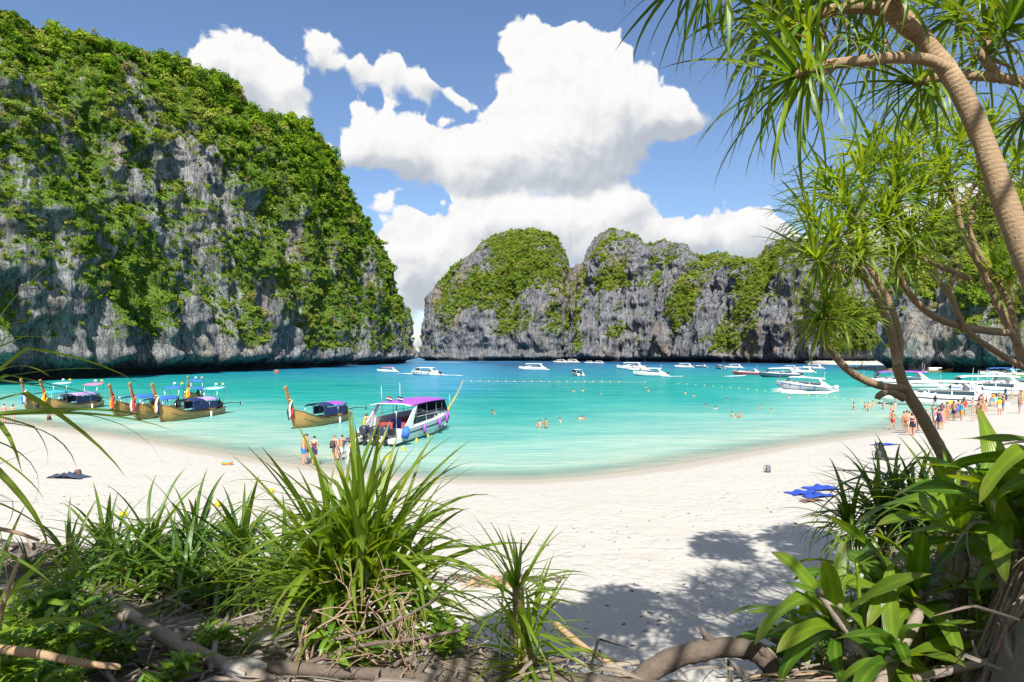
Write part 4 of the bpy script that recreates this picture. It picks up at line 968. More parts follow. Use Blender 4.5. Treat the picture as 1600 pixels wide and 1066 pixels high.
def pose_joints(kind):
    """Joints in metres, facing +Y, feet on z = 0, standing height 1.72."""
    lean = {'bend': .85, 'climb': .35, 'walk': .06, 'reach': .15}.get(kind, 0.0)
    hip = Vector((0, 0, .92))
    fwd = {'walk': (.42, -.38), 'climb': (.75, -.15), 'bend': (.1, -.1), 'stride': (.5, -.45)}.get(kind, (.03, -.03))
    knee = {'walk': (.15, .55), 'climb': (1.0, .1), 'bend': (.15, .15), 'stride': (.1, .7)}.get(kind, (.04, .04))
    J = {}
    if kind == 'bend': hip = Vector((0, -.12, .88))
    if kind == 'climb': hip = Vector((0, 0, .90))
    up = Vector((0, math.sin(lean), math.cos(lean))); f = Vector((0, math.cos(lean), -math.sin(lean)))
    J['pelvis'] = hip; J['waist'] = hip+up*.16; J['chest'] = hip+up*.36; J['collar'] = hip+up*.50; J['neck'] = hip+up*.56+f*.01
    hu = (up*.85+Vector((0, 0, 1))*.15).normalized() if kind != 'bend' else (up*.6+Vector((0, 0, .4))).normalized()
    J['head'] = J['neck']+hu*.10+f*.02; J['crown'] = J['head']+hu*.125
    J['face'] = J['head']+hu*.02+f*.035
    for i, s in ((0, -1), (1, 1)):
        h = hip+Vector((s*.095, 0, -.05)); k = h+limb_dir(fwd[i])*.42; a = k+limb_dir(fwd[i]-knee[i])*.41
        J['hip%d' % i] = h; J['knee%d' % i] = k; J['ankle%d' % i] = a; J['heel%d' % i] = a+Vector((0, -.03, -.05)); J['toe%d' % i] = a+Vector((s*.03, .15, -.055))
        sh = J['collar']+Vector((s*.175, 0, -.015))
        if kind == 'stand': u, w = (limb_dir(.05, s*.14), limb_dir(.25, s*.06))
        elif kind == 'phone': u, w = (limb_dir(.30, s*.14), limb_dir(1.65, -s*.25))
        elif kind == 'hips': u, w = (limb_dir(-.35, s*.55), limb_dir(.35, -s*.65))
        elif kind == 'walk': u, w = (limb_dir(-.45*s, s*.12), limb_dir(-.45*s+.35, s*.05))
        elif kind == 'stride': u, w = (limb_dir(.5*s, s*.15), limb_dir(.5*s+.5, s*.05))
        elif kind == 'climb': u, w = (limb_dir(1.5+.2*s, s*.5), limb_dir(1.7, s*.2))
        elif kind == 'bend': u, w = (limb_dir(.5, s*.1), limb_dir(.35, 0))
        elif kind == 'reach': u, w = (limb_dir(1.35 if s > 0 else .1, s*.2), limb_dir(1.5 if s > 0 else .3, 0))
        elif kind == 'wave': u, w = (limb_dir(2.5 if s > 0 else .1, s*.35), limb_dir(2.9 if s > 0 else .3, s*.1))
        elif kind == 'float': u, w = (limb_dir(.9, s*.75), limb_dir(1.2, s*.3))
        e = sh+u*.29; wr = e+w*.25
        J['sh%d' % i] = sh; J['elb%d' % i] = e; J['wr%d' % i] = wr
        side = Vector((s, 0, 0)); pn = w.cross(side).normalized() if abs(w.cross(side).length) > .1 else Vector((0, 1, 0)); sp = w.cross(pn).normalized()
        J['palm%d' % i] = wr+w*.07
        for q in range(4):
            b = wr+w*.085+sp*(.033-.022*q); J['f%d%da' % (i, q)] = b
            J['f%d%db' % (i, q)] = b+w*(.045, .052, .048, .036)[q]-pn*.008; J['f%d%dc' % (i, q)] = b+w*(.075, .088, .080, .060)[q]-pn*.026
        J['t%da' % i] = wr+w*.03+sp*.035+pn*-.01; J['t%db' % i] = wr+w*.065+sp*.062-pn*.018
    dz = min(J['heel0'].z, J['heel1'].z)-.025
    if kind != 'float':
        for k in J: J[k] = J[k]-Vector((0, 0, dz))
    return J
def pose_body(kind, female):
    J = pose_joints(kind)
    rad = {'pelvis': (.150 if female else .140, .105), 'waist': (.112 if female else .130, .092), 'chest': (.138 if female else .158, .105), 'collar': (.085, .07), 'neck': (.052, .056), 'head': (.070, .082), 'crown': (.062, .074), 'face': (.05, .055)}
    E = [('pelvis', 'waist'), ('waist', 'chest'), ('chest', 'collar'), ('collar', 'neck'), ('neck', 'head'), ('head', 'crown')]
    for i in '01':
        E += [('pelvis', 'hip'+i), ('hip'+i, 'knee'+i), ('knee'+i, 'ankle'+i), ('ankle'+i, 'toe'+i), ('collar', 'sh'+i), ('sh'+i, 'elb'+i), ('elb'+i, 'wr'+i), ('wr'+i, 'palm'+i)]
        rad.update({'hip'+i: (.092, .098), 'knee'+i: (.058, .062), 'ankle'+i: (.036, .042), 'toe'+i: (.038, .022), 'sh'+i: (.058, .060), 'elb'+i: (.039, .041), 'wr'+i: (.026, .030), 'palm'+i: (.024, .036)})
        for q in '0123':
            E += [('palm'+i, 'f'+i+q+'a'), ('f'+i+q+'a', 'f'+i+q+'b'), ('f'+i+q+'b', 'f'+i+q+'c')]
            rad.update({'f'+i+q+'a': (.010, .010), 'f'+i+q+'b': (.009, .009), 'f'+i+q+'c': (.008, .008)})
        E += [('wr'+i, 't'+i+'a'), ('t'+i+'a', 't'+i+'b')]; rad.update({'t'+i+'a': (.013, .013), 't'+i+'b': (.010, .010)})
    names = []
    for a, b in E:
        for n in (a, b):
            if n not in names: names.append(n)
    me = bpy.data.meshes.new('body'); me.from_pydata([tuple(J[n]) for n in names], [(names.index(a), names.index(b)) for a, b in E], [])
    o = bpy.data.objects.new('body', me); C.objects.link(o)
    o.modifiers.new('s', 'SKIN'); o.modifiers.new('d', 'SUBSURF').levels = 1
    for k, n in enumerate(names):
        v = me.skin_vertices[0].data[k]; v.radius = rad[n]; v.use_root = n == 'pelvis'
    dg = bpy.context.evaluated_depsgraph_get(); ev = o.evaluated_get(dg)
    res = bpy.data.meshes.new_from_object(ev); bpy.data.objects.remove(o); bpy.data.meshes.remove(me)
    res.name = 'body'; res.materials.clear()
    # a nose, a brow and a jaw on the front of the head
    hu = (J['crown']-J['neck']).normalized(); f = (J['face']-J['head']); f = (f-hu*f.dot(hu)).normalized()
    c = J['head']+hu*.045
    bm = bmesh.new(); bm.from_mesh(res)
    front = sorted([v for v in bm.verts if (v.co-J['head']).length < .16], key=lambda v: -((v.co-c).dot(f)-1.6*abs((v.co-c).dot(hu))-1.6*abs(v.co.x)))
    if front: front[0].co += f*.022
    bm.to_mesh(res); bm.free(); res.polygons.foreach_set('use_smooth', [True]*len(res.polygons))
    # which bone each vertex belongs to
    P = np.array([v.co[:] for v in res.vertices]); best = np.full(len(P), 9.0); own = np.zeros(len(P), int); par = np.zeros(len(P))
    for k, (a, b) in enumerate(E):
        A, B = np.array(J[a]), np.array(J[b]); ab = B-A; t = np.clip(((P-A) @ ab)/max(ab @ ab, 1e-9), 0, 1)
        d = np.linalg.norm(P-(A+t[:, None]*ab), axis=1)-.6*(rad[a][0]*(1-t)+rad[b][0]*t)
        m = d < best; best[m] = d[m]; own[m] = k; par[m] = t[m]
    Nn = np.array([v.normal[:] for v in res.vertices])
    return dict(me=res, J=J, E=E, P=P, N=Nn, own=own, par=par, hu=np.array(hu), f=np.array(f), head=np.array(J['head']))
def body(kind, female):
    k = (kind, female)
    if k not in POSES: POSES[k] = pose_body(kind, female); POSES[k]['c'] = {}
    return POSES[k]
def region(b, what):
    nm = [e for e in b['E']]; own, par = b['own'], b['par']
    def on(a, c, lo=-1, hi=2): return np.isin(own, [k for k, e in enumerate(nm) if e[0].rstrip('01') == a and e[1].rstrip('01') == c]) & (par >= lo) & (par <= hi)
    if what == 'shorts': return on('pelvis', 'waist', -1, .45) | on('pelvis', 'hip') | on('hip', 'knee', -1, .62)
    if what == 'trunks': return on('pelvis', 'waist', -1, .30) | on('pelvis', 'hip') | on('hip', 'knee', -1, .10)
    if what == 'shirt': return on('pelvis', 'waist', .2) | on('waist', 'chest') | on('chest', 'collar') | on('collar', 'sh') | on('sh', 'elb', -1, .62) | on('collar', 'neck', -1, .2)
    if what == 'longsleeve': return region(b, 'shirt') | on('sh', 'elb') | on('elb', 'wr', -1, .8)
    if what == 'tank': return on('pelvis', 'waist', .2) | on('waist', 'chest') | on('chest', 'collar', -1, .6)
    if what == 'bra': return on('waist', 'chest', .72) | on('chest', 'collar', -1, .32)
    if what == 'dress': return region(b, 'tank') | region(b, 'shorts')
    if what == 'leggings': return region(b, 'shorts') | on('hip', 'knee') | on('knee', 'ankle', -1, .9)
    if what == 'hair':
        q = b['P']-b['head']; h = on('head', 'crown') | on('neck', 'head', .6)
        u = q @ b['hu']; fr = q @ b['f']; return h & (u > .02+.85*np.maximum(fr, -.05)+.03*0) & (u > -.03)
    if what == 'longhair':
        return region(b, 'hair') | ((on('neck', 'head') | on('collar', 'neck', .4)) & (((b['P']-b['head']) @ b['f']) < .0))
def cloth(b, what, mat):
    key = (what, mat.name)
    if key in b['c']: return b['c'][key]
    sel = region(b, what); off = .016 if what not in ('hair', 'longhair') else .022
    if what in ('shorts', 'dress'): off = .024
    V, idx, Fc = [], {}, []
    for p in b['me'].polygons:
        vs = list(p.vertices)
        if sum(sel[v] for v in vs) >= len(vs)-1:
            f = []
            for v in vs:
                if v not in idx: idx[v] = len(V); V.append(b['P'][v]+b['N'][v]*off)
                f.append(idx[v])
            Fc.append(f)
    nm = {'trunks': 'swim_trunks', 'bra': 'bikini_top', 'longhair': 'hair', 'longsleeve': 'shirt', 'tank': 'tank_top'}.get(what, what)
    b['c'][key] = mesh(nm, V, Fc, mat) if Fc else None
    return b['c'][key]
def person(label, loc, rz, kind='stand', female=False, skin=0, hair=0, wear=(), h=1.0, group=None, hairkind=None):
    b = body(kind, female)
    t = thing('person', label, 'person', loc, rz, group); t.scale = (h, h, h)
    key = ('body', skin)
    if key not in b['c']:
        me = b['me'].copy(); me.materials.append(SKINS[skin]); b['c'][key] = me
    obj('body', b['c'][key], t)
    for what, mat in (*wear, (hairkind or ('longhair' if female else 'hair'), HAIRS[hair])):
        me = cloth(b, what, mat)
        if me: obj(me.name.split('.')[0], me, t)
    return t
def backpack(label, loc, rz, mat, sc=1.0, group=None):
    t = thing('backpack', label, 'backpack', loc, rz, group); t.scale = (sc,)*3
    b = MB(); b.loft([[Vector((x*w, -.02+y*d-.10, z)) for x, y in ((-.15, -.04), (-.12, -.12), (.12, -.12), (.15, -.04), (.14, .06), (-.14, .06))] for z, w, d in ((0, .85, .8), (.06, 1, 1), (.30, 1, 1.05), (.42, .85, .8), (.46, .5, .4))]); b.build('bag', mat, t, True)
    b = MB(); b.loft([[Vector((x*w, -.215+y*.05, z)) for x, y in ((-.10, .02), (-.09, -1), (.09, -1), (.10, .02))] for z, w in ((.06, .9), (.12, 1), (.22, 1), (.27, .8))]); b.build('pocket', mat, t, True)
    for s in (-1, 1): MB().tube([(s*.09, -.05, .42), (s*.11, .06, .40), (s*.12, .09, .25), (s*.10, .0, .05)], .018, 5).build('strap', m_black, t, True)
    return t
m_wht = plain('white_cloth', (.72, .71, .68), .85, .08)
m_dkred = plain('maroon_cloth', (.16, .02, .045), .85, .15)
m_grycl = plain('charcoal_cloth', (.05, .05, .055), .85, .2)
m_swim = plain('blue_swim_shorts', (.015, .19, .48), .7, .15)
m_olive = plain('olive_cloth', (.30, .27, .06), .85, .15)
m_dkblue = plain('dark_blue_cloth', (.018, .035, .13), .85, .2)
m_pinkcl = plain('pink_cloth', (.70, .25, .32), .85, .12)
def zebra_fn(g):
    p = g.n('ShaderNodeTexCoord').outputs['Object']
    w = g.n('ShaderNodeTexWave', {'Vector': p, 'Scale': 5.0, 'Distortion': 4.0, 'Detail': 1.0}).outputs['Fac']
    return g.n('ShaderNodeBsdfPrincipled', {'Base Color': g.mix(g.m('GREATER_THAN', w, .5), (.02, .02, .025), (.7, .7, .68)), 'Roughness': .8}).outputs[0]
m_zebra = M('black_and_white_print', zebra_fn)
def feet(px, py): return ground(px, py)
def P_(label, px, py, face, kind, **k):
    p = feet(px, py); return person(label, (p.x, p.y, p.z), R(face), kind, **k)
# the party boarding the purple roofed boat (face: degrees turned left from looking out to sea)
P_('man in bright blue shorts, bare back to us, standing at the waterline', 474, 727, -50, 'phone', skin=2, hair=1, wear=[('shorts', m_swim)], h=1.02)
P_('man in blue trunks half hidden behind the man in bright blue shorts', 480, 721, 120, 'stand', skin=0, wear=[('shorts', m_dkblue)])
P_('woman in maroon tank top and dark shorts standing alone by the waterline', 491, 728, -10, 'phone', female=True, skin=1, hair=0, wear=[('tank', m_dkred), ('shorts', m_navy)], hairkind='hair')
p1_ = P_('sunburnt man carrying a grey backpack in front of the boarding queue', 523, 722, -20, 'hips', skin=2, hair=2, wear=[('trunks', m_cream)], h=1.0)
P_('bare backed man in white shorts waiting in the boarding queue', 532, 720, -35, 'reach', skin=0, hair=1, wear=[('shorts', m_wht)])
P_('person in dark blue long sleeves bending towards the boat', 538, 709, -60, 'bend', skin=0, wear=[('longsleeve', m_dkblue), ('shorts', m_navy)])
P_('man in navy T-shirt and light blue shorts wading at the stern', 551, 706, -40, 'stand', skin=0, hair=0, wear=[('shirt', m_dkblue), ('shorts', m_sky)])
P_('woman in black and white printed leggings bending near the tall grass clump', 545, 724, -30, 'bend', female=True, skin=1, hair=0, wear=[('leggings', m_zebra), ('bra', m_black)])
p2_ = P_('person in white shirt and grey backpack about to climb the stern', 562, 694, -20, 'stand', skin=0, hair=0, wear=[('shirt', m_wht), ('shorts', m_lilac)])
w_ = person('woman in olive swimsuit with red hair climbing on the stern platform', (0, 0, 0), 0, 'climb', female=True, skin=1, hair=1, wear=[('dress', m_olive)])
hm = hero.matrix_basis.copy(); w_.location = hm @ Vector((-1.15, -6.1, .48)); w_.rotation_euler.z = hero.rotation_euler.z+R(-25)
for pp, lab, mt in ((p1_, 'grey backpack slung on the sunburnt man in the queue', m_grycl), (p2_, 'grey daypack on the back of the white shirted person', m_grycl)):
    m_ = Euler((0, 0, pp.rotation_euler.z)).to_matrix(); backpack(lab, Vector(pp.location)+m_ @ Vector((0, -.10, .98)), pp.rotation_euler.z, mt, 1.0)
# strollers at the west end
P_('man in dark shorts strolling past the longtail boats', 77, 667, -70, 'walk', skin=0, hair=0, wear=[('shorts', m_grycl)])
P_('pale person in swimwear standing at the far west waterline', 20, 661, 30, 'stand', female=True, skin=1, hair=1, wear=[('trunks', m_cream), ('bra', m_cream)])
P_('dark clad person wading by the prow with the yellow sash', 58, 646, 60, 'stand', skin=3, wear=[('shorts', m_black), ('shirt', m_black)])
P_('lone person sitting out past the frame edge behind the leaning boats', 6, 660, 10, 'stand', skin=2, hair=1, wear=[('shorts', m_red)])
# the east end, near group
P_('man in red shorts stepping out of the shallows', 1395, 671, -60, 'stride', skin=0, hair=0, wear=[('shorts', m_red)])
P_('woman in pink bikini wading with hands together', 1393, 655, 170, 'phone', female=True, skin=2, hair=1, wear=[('trunks', m_pinkcl), ('bra', m_pinkcl)])
P_('couple half: tanned man in black trunks beside the leaning trunk', 1413, 677, 20, 'stand', skin=0, hair=0, wear=[('trunks', m_black)])
P_('woman in white skirt close beside the leaning trunk', 1421, 677, 190, 'hips', female=True, skin=1, hair=1, wear=[('dress', m_wht)])
P_('woman in dark bikini waist deep before the leaning tree', 1417, 674, 200, 'stand', female=True, skin=0, hair=0, wear=[('trunks', m_black), ('bra', m_black)])
rp = random.Random(5)
# waders and swimmers: px, py of the waterline, how much of the body shows above the water
CN = {'white_cloth': 'white', 'blue_canvas': 'blue', 'red_cloth': 'red', 'yellow_cloth': 'yellow', 'green_cloth': 'green', 'pink_cloth': 'pink', 'black_plastic': 'black', 'navy_tarpaulin': 'navy', 'teal_canvas': 'teal', 'orange_cloth': 'orange'}
WAT = [(843,669,.42),(853,669,.5),(875,660,.25),(906,655.5,.24),(912,655.5,.24),(769,647,.30),(858,603,.12),(864,603.5,.1),(873,603,.12),(881,603,.1),(887,603.5,.14),(903,603,.12),(896,611.5,.2),(910,611.5,.22),(939,616.5,.2),(1009,606,.2),(1013,612,.25),(1071,615.5,.22),(1084,619,.22),(1136,626,.22),(1103,636,.25),(1118,638.5,.2),(1143,652,.35),(1150,652,.2),(1157,653,.38),(1190,639,.28),(1205,642,.18),(809,606,.12),(1232,622.5,.28),
       (1334,641,.55),(1351,639,.45),(1357,643,.6),(1364,635,.4),(1381,639,.5),(1374,630,.35),(1399,636,.4),(1466,606,.6),(1408,622,.35)]
SW = ['dark haired swimmer', 'swimmer with pale shoulders', 'tanned bather', 'fair haired bather']
for k, (px, py, a) in enumerate(WAT):
    p = seaat(px, py); fem = rp.random() < .45; sk = rp.randrange(3); hr = rp.choice((0, 0, 1, 2))
    kind = rp.choice(('float', 'phone', 'hips') if a > .2 else ('float',))
    wear = [('bra', rp.choice((m_black, m_red, m_blue, m_pinkcl)))] if fem else []
    if a > .35: wear.append(('trunks', rp.choice((m_black, m_navy, m_green, m_red))))
    hh = 1.0 if py > 612 else 1.25
    hn = ('dark haired', 'brown haired', 'fair haired')[hr]; wn = CN.get(wear[0][1].name, '') if wear else ''
    who = ('woman in %s bikini top' % wn if fem else 'bare chested man') if a > .3 else ('woman with %s strap' % wn if fem else 'man')
    near = ('in the row of heads just inside the float line' if py < 605 and px < 910 else 'in mid bay between the float lines' if py < 614 else 'off the eastern shallows' if px > 1060 and py < 645 and a < .3 else
            'in the nearest trio of bathers before the beach' if px < 880 else 'in the close pair of heads off the beach' if px < 930 else 'in the pair nearest the eastern shallows' if px < 1200 else 'wading before the leaning pandanus trunk')
    person('%s %s %s' % (hn, who, near), (p.x, p.y, -(1.72*hh)*(1-a)), R(rp.uniform(0, 360)), kind, fem, sk, hr, wear, hh, group='swimmers in deep water' if a < .3 else 'bathers standing in shallow water')
# the crowd on the east sand
CR = []
for k in range(50):
    px = rp.uniform(1425, 1600); py = lerp(678, 622, ((px-1425)/175)**.8)+rp.uniform(-4, 24)*(.4+.6*(px-1425)/175)
    CR.append((px, py))
tops = [m_wht, m_blue, m_red, m_yellow, m_green, m_pinkcl, m_black, m_navy, m_teal, m_orange]
for k, (px, py) in enumerate(CR):
    fem = rp.random() < .5; kind = rp.choice(('stand', 'stand', 'hips', 'phone', 'walk', 'reach')); c1, c2 = rp.choice(tops), rp.choice(tops)
    ws = rp.random()
    wear = [('trunks', c1), ('bra', c1)] if fem and ws < .6 else ([('dress', c1)] if fem else ([('shorts', c1)] if ws < .6 else [('shorts', c1), ('shirt', c2)]))
    n1, n2_ = CN[c1.name], CN[c2.name]; hr = rp.choice((0, 0, 1, 2)); hn = ('dark haired', 'brown haired', 'fair haired')[hr]
    wn = ('woman in %s bikini' % n1 if ws < .6 else 'woman in %s dress' % n1) if fem else ('bare chested man in %s shorts' % n1 if ws < .6 else 'man in %s shirt and %s shorts' % (n2_, n1))
    lab = '%s %s %s in the crowd' % (hn, wn, {'stand': 'standing', 'hips': 'with hands on hips', 'phone': 'holding a phone', 'walk': 'walking', 'reach': 'reaching out'}[kind])
    P_(lab, px, py, rp.uniform(0, 360), kind, female=fem, skin=rp.randrange(3), hair=hr, wear=wear, h=rp.uniform(.93, 1.05), group='holidaymakers crowding the east sand')
# ------------------------------------------------------------------ floats and ropes
def float_buoy(p, sc, label, group):
    t = tag(obj('float_buoy', float_me, None, p, (rp.uniform(-.3, .3), rp.uniform(-.3, .3), rp.uniform(0, 6)), sc), label, 'buoy', group); return t
fl = MB(); prof = [(.0, -.20), (.07, -.19), (.13, -.13), (.15, -.04), (.15, .04), (.13, .13), (.07, .19), (.0, .20)]
fl.loft([[Vector((max(r_, .02)*math.cos(a), max(r_, .02)*math.sin(a), z)) for a in np.linspace(0, 2*PI, 10)[:-1]] for r_, z in prof]); fl.tube([(0, 0, -.26), (0, 0, .26)], .035, 6); fl.tube([(.155*math.cos(a), .155*math.sin(a), 0) for a in np.linspace(0, 2*PI, 11)], .014, 4)
float_me = fl.me('float_buoy', m_float, True)
def rope(label, pts, r=.012, n=40, sag=0):
    m = MB(); m.tube(cr1(pts, n), r, 5); o = m.build('rope', m_cream, None, True); tag(o, label, 'rope'); return o
for k in range(22):
    f_ = k/21; px = lerp(723, 1008, f_); py = lerp(596.0, 597.6, f_)
    if k in (19, 20): continue
    p = seaat(px, py); float_buoy((p.x, p.y, .05), .85, 'yellow float in the line across the mouth of the swimming area', 'yellow floats strung across the bay')
lineL = [(722,598),(720,604),(716,612),(712,620),(708,627),(703,635),(700,641)]
for k in range(20):
    f_ = k/19; q = crom(lineL, 20)[k]; p = seaat(q[0], q[1]); float_buoy((p.x, p.y, .06), .62, 'yellow float in the line running from the purple roofed boat to the bay', 'yellow floats beyond the purple roofed boat')
for k in range(24):
    f_ = k/23; px = lerp(1060, 1372, f_); py = lerp(600, 630, f_**1.2); p = seaat(px, py); float_buoy((p.x, p.y, .05), .62, 'pale yellow float in the line towards the eastern shallows', 'floats bounding the swimmers on the east')
rope('thin rope of the float line across the bay', [seaat(723, 596)+Vector((0, 0, .02)), seaat(865, 596.8)+Vector((0, 0, .02)), seaat(1008, 597.6)+Vector((0, 0, .02))], .012)
shl = [(668,682,'yellow float close under the purple fender of the big boat'),(651,690,'yellow float on the shallows beside the big boat'),(630,703,'yellow float just off the stern corner of the big boat'),(605,716,'yellow float at the lapping edge below the outboards')]
for px, py, lab in shl:
    p = seaat(px, py); float_buoy((p.x, p.y, .05), .85, lab, None)
dry = [(533,744,'yellow float on the sand behind the tall grass clump'),(424,771,'yellow float on the dry sand, second nearest the water'),(340,791,'yellow float half way along the rope on the dry sand'),(193,806,'yellow float nearest the bushes on the dry sand')]
for px, py, lab in dry:
    p = ground(px, py); float_buoy((p.x, p.y, p.z+.07), .68, lab, None).rotation_euler = (1.4, .2, px)
pts = [ground(px, py)+Vector((0, 0, .025)) for px, py in ((140,812),(193,808),(260,801),(340,793),(424,773),(533,746),(605,722))]
rope('long pale rope lying over the dry sand between yellow floats', pts, .014, 70)
# ------------------------------------------------------------------ leaves
def leaf_mat(name, dark, light, dry=0.0, gloss=.35, trans=.38):
    def fn(g):
        rnd = g.m('FRACT', g.m('ADD', g.n('ShaderNodeObjectInfo').outputs['Random'], g.n('ShaderNodeAttribute', attribute_name='rnd').outputs['Fac']))
        u = g.m('ABSOLUTE', g.n('ShaderNodeAttribute', attribute_name='across').outputs['Fac']); v = g.n('ShaderNodeAttribute', attribute_name='along').outputs['Fac']
        n = g.noise(g.n('ShaderNodeTexCoord').outputs['Object'], 9, 4, .6)
        c = g.mix(rnd, dark, light)
        c = g.mix(g.m('MULTIPLY', g.ss(u, .18, .02), .35), c, tuple(min(1, x*1.7) for x in light))
        c = g.mix(g.m('MULTIPLY', g.ss(v, .72, 1.0), g.m('MULTIPLY', n, .9)), c, (.22, .16, .05))
        c = g.mix(g.m('MULTIPLY', g.ss(n, .55, .75), .25), c, dark)
        fine = g.n('ShaderNodeTexWave', {'Vector': g.n('ShaderNodeCombineXYZ', {0: g.m('MULTIPLY', g.n('ShaderNodeAttribute', attribute_name='across').outputs['Fac'], 1.0)}).outputs[0], 'Scale': 3.0, 'Distortion': 0.0}).outputs['Fac']
        bp = g.n('ShaderNodeBump', {'Height': fine, 'Strength': .12, 'Distance': .01})
        b = g.n('ShaderNodeBsdfPrincipled', {'Base Color': c, 'Roughness': gloss, 'Specular IOR Level': .45, 'Normal': bp.outputs[0]}).outputs[0]
        t = g.n('ShaderNodeBsdfTranslucent', {'Color': g.v('MULTIPLY', c, (2.0, 1.75, .55) if not dry else (1.2, 1.0, .8))}).outputs[0]
        return g.n('ShaderNodeMixShader', {0: trans, 1: b, 2: t}).outputs[0]
    return M(name, fn)
m_pand = leaf_mat('pandanus_leaf', (.045, .12, .014), (.16, .24, .018))
m_pandlit = leaf_mat('pandanus_sunlit_leaf', (.078, .160, .015), (.195, .275, .028), 0, .4, .52)  # brighter copy of the leaf, sunlight put into its colour
m_pandark = leaf_mat('pandanus_dark_leaf', (.035, .10, .018), (.12, .20, .022))  # darker copy for shaded clumps, shade put into its colour
m_dry = leaf_mat('dry_leaf', (.16, .10, .05), (.34, .24, .13), 1, .7, .25)
m_crin = leaf_mat('lily_leaf', (.060, .148, .014), (.168, .255, .018), 0, .34, .48)
m_small = leaf_mat('shrub_leaf', (.055, .15, .016), (.20, .31, .026))
m_greylit = leaf_mat('weathered_leaf', (.10, .085, .07), (.26, .22, .18), 1, .8, .1)
def sword(L, W, bend, fold=.35, seed=0, rows=11, kind='sword', kink=0.0):
    """A leaf from the origin along +X, drooping towards -Z: three points across, creased along the middle."""
    r = random.Random(seed); V, ac, al = [], [], []
    a = 0; x = z = y = 0.0; sway = r.uniform(-.25, .25); tw = r.uniform(-.5, .5)
    for i in range(rows):
        f = i/(rows-1)
        if kind == 'sword': w = W*(.75+.25*min(1, f*4))*max(0, 1-f**2.2)**.9*(1 if f < .98 else .3)
        else: w = W*(.45+.55*math.sin(min(1, f*1.9)*PI/2))*max(0, 1-f**3.2)**.75*(1 if i else .8)
        w = max(w, .0012)
        fo = fold*(1-.75*f)
        ca, sa = math.cos(a), math.sin(a); nx_, nz_ = sa, ca          # leaf up
        t = tw*f
        wavy = .12*w*math.sin(f*9+seed) if kind != 'sword' else 0
        for s in (-1, 0, 1):
            off = s*w/2
            V.append((x+nx_*abs(s)*w/2*fo+nx_*s*wavy, y+off*math.cos(t), z+nz_*abs(s)*w/2*fo+off*math.sin(t)+nz_*s*wavy)); ac.append(s*.5); al.append(f)
        st = L/(rows-1); d = bend*(1.5*f**1.1)*1.15/(rows-1)*1.6
        if kink and abs(f-kink) < .5/(rows-1): d += .9
        a += d
        x += st*math.cos(a); z -= st*math.sin(a); y += st*sway*f*.6
    Fc = np.array([(i*3+j, i*3+j+1, (i+1)*3+j+1, (i+1)*3+j) for i in range(rows-1) for j in range(2)])
    return np.array(V, np.float32), Fc, np.array(ac, np.float32), np.array(al, np.float32)
class Leaves:
    """A family of ready leaf forms sharing mesh data, from stiff to hanging."""
    def __init__(s, name, n, L, W, mat, kind='sword', b0=.1, b1=2.4, fold=.4, rows=11, kinks=.2):
        s.name, s.forms, s.mat = name, [], mat
        for k in range(n):
            f = k/(n-1); V, Fc, ac, al = sword(L, W*(1+.15*math.sin(k*2.3)), lerp(b0, b1, f), fold, k+n, rows, kind, (.35+.3*((k*7) % 5)/5) if (k*37 % 100)/100 < kinks else 0)
            me = mesh(name, V, Fc, mat); vattr(me, 'across', ac); vattr(me, 'along', al); s.forms.append((me, V, Fc, ac, al))
def frame(o, d, roll=0, sc=1.0):
    d = Vector(d).normalized(); up = Vector((0, 0, 1)); z = up-d*d.dot(up)
    if z.length < .05: z = Vector((1, 0, 0))-d*d.x
    z.normalize(); y = z.cross(d)
    m = Matrix((d, y, z)).transposed().to_4x4() @ Matrix.Rotation(roll, 4, 'X')
    m = m @ Matrix.Diagonal((sc, sc, sc, 1)); m.translation = Vector(o); return m
def rosette(fam, o, axis, n, rnd, th0=8, th1=112, sc=1.0, dryf=.0, rise=.004, p=.8, az0=None):
    """List of (family, form, matrix) for a spiral tuft of leaves round a stem tip."""
    axis = Vector(axis).normalized(); q = axis.to_track_quat('Z', 'Y'); out = []; a0 = rnd.random()*6.28
    for i in range(n):
        t = i/(n-1); th = R(lerp(th0, th1, t**p))+rnd.gauss(0, .10); az = a0+i*2.39996+rnd.gauss(0, .12)
        d = q @ Vector((math.sin(th)*math.cos(az), math.sin(th)*math.sin(az), math.cos(th)))
        ln = sc*(.55+.5*math.sin(min(1.0, t*.85+.18)*PI))*rnd.uniform(.85, 1.12)
        k = int(np.clip(t*len(fam.forms)*.9+rnd.gauss(0, .8), 0, len(fam.forms)-1))
        dry = dryf > 0 and t > 1-dryf and rnd.random() < .75
        out.append((DRYF if dry else fam, len(DRYF.forms)-1-rnd.randrange(3) if dry else k, frame(Vector(o)+axis*rise*(n-i)-axis*rise*n, d, rnd.gauss(0, .3), ln)))
    return out
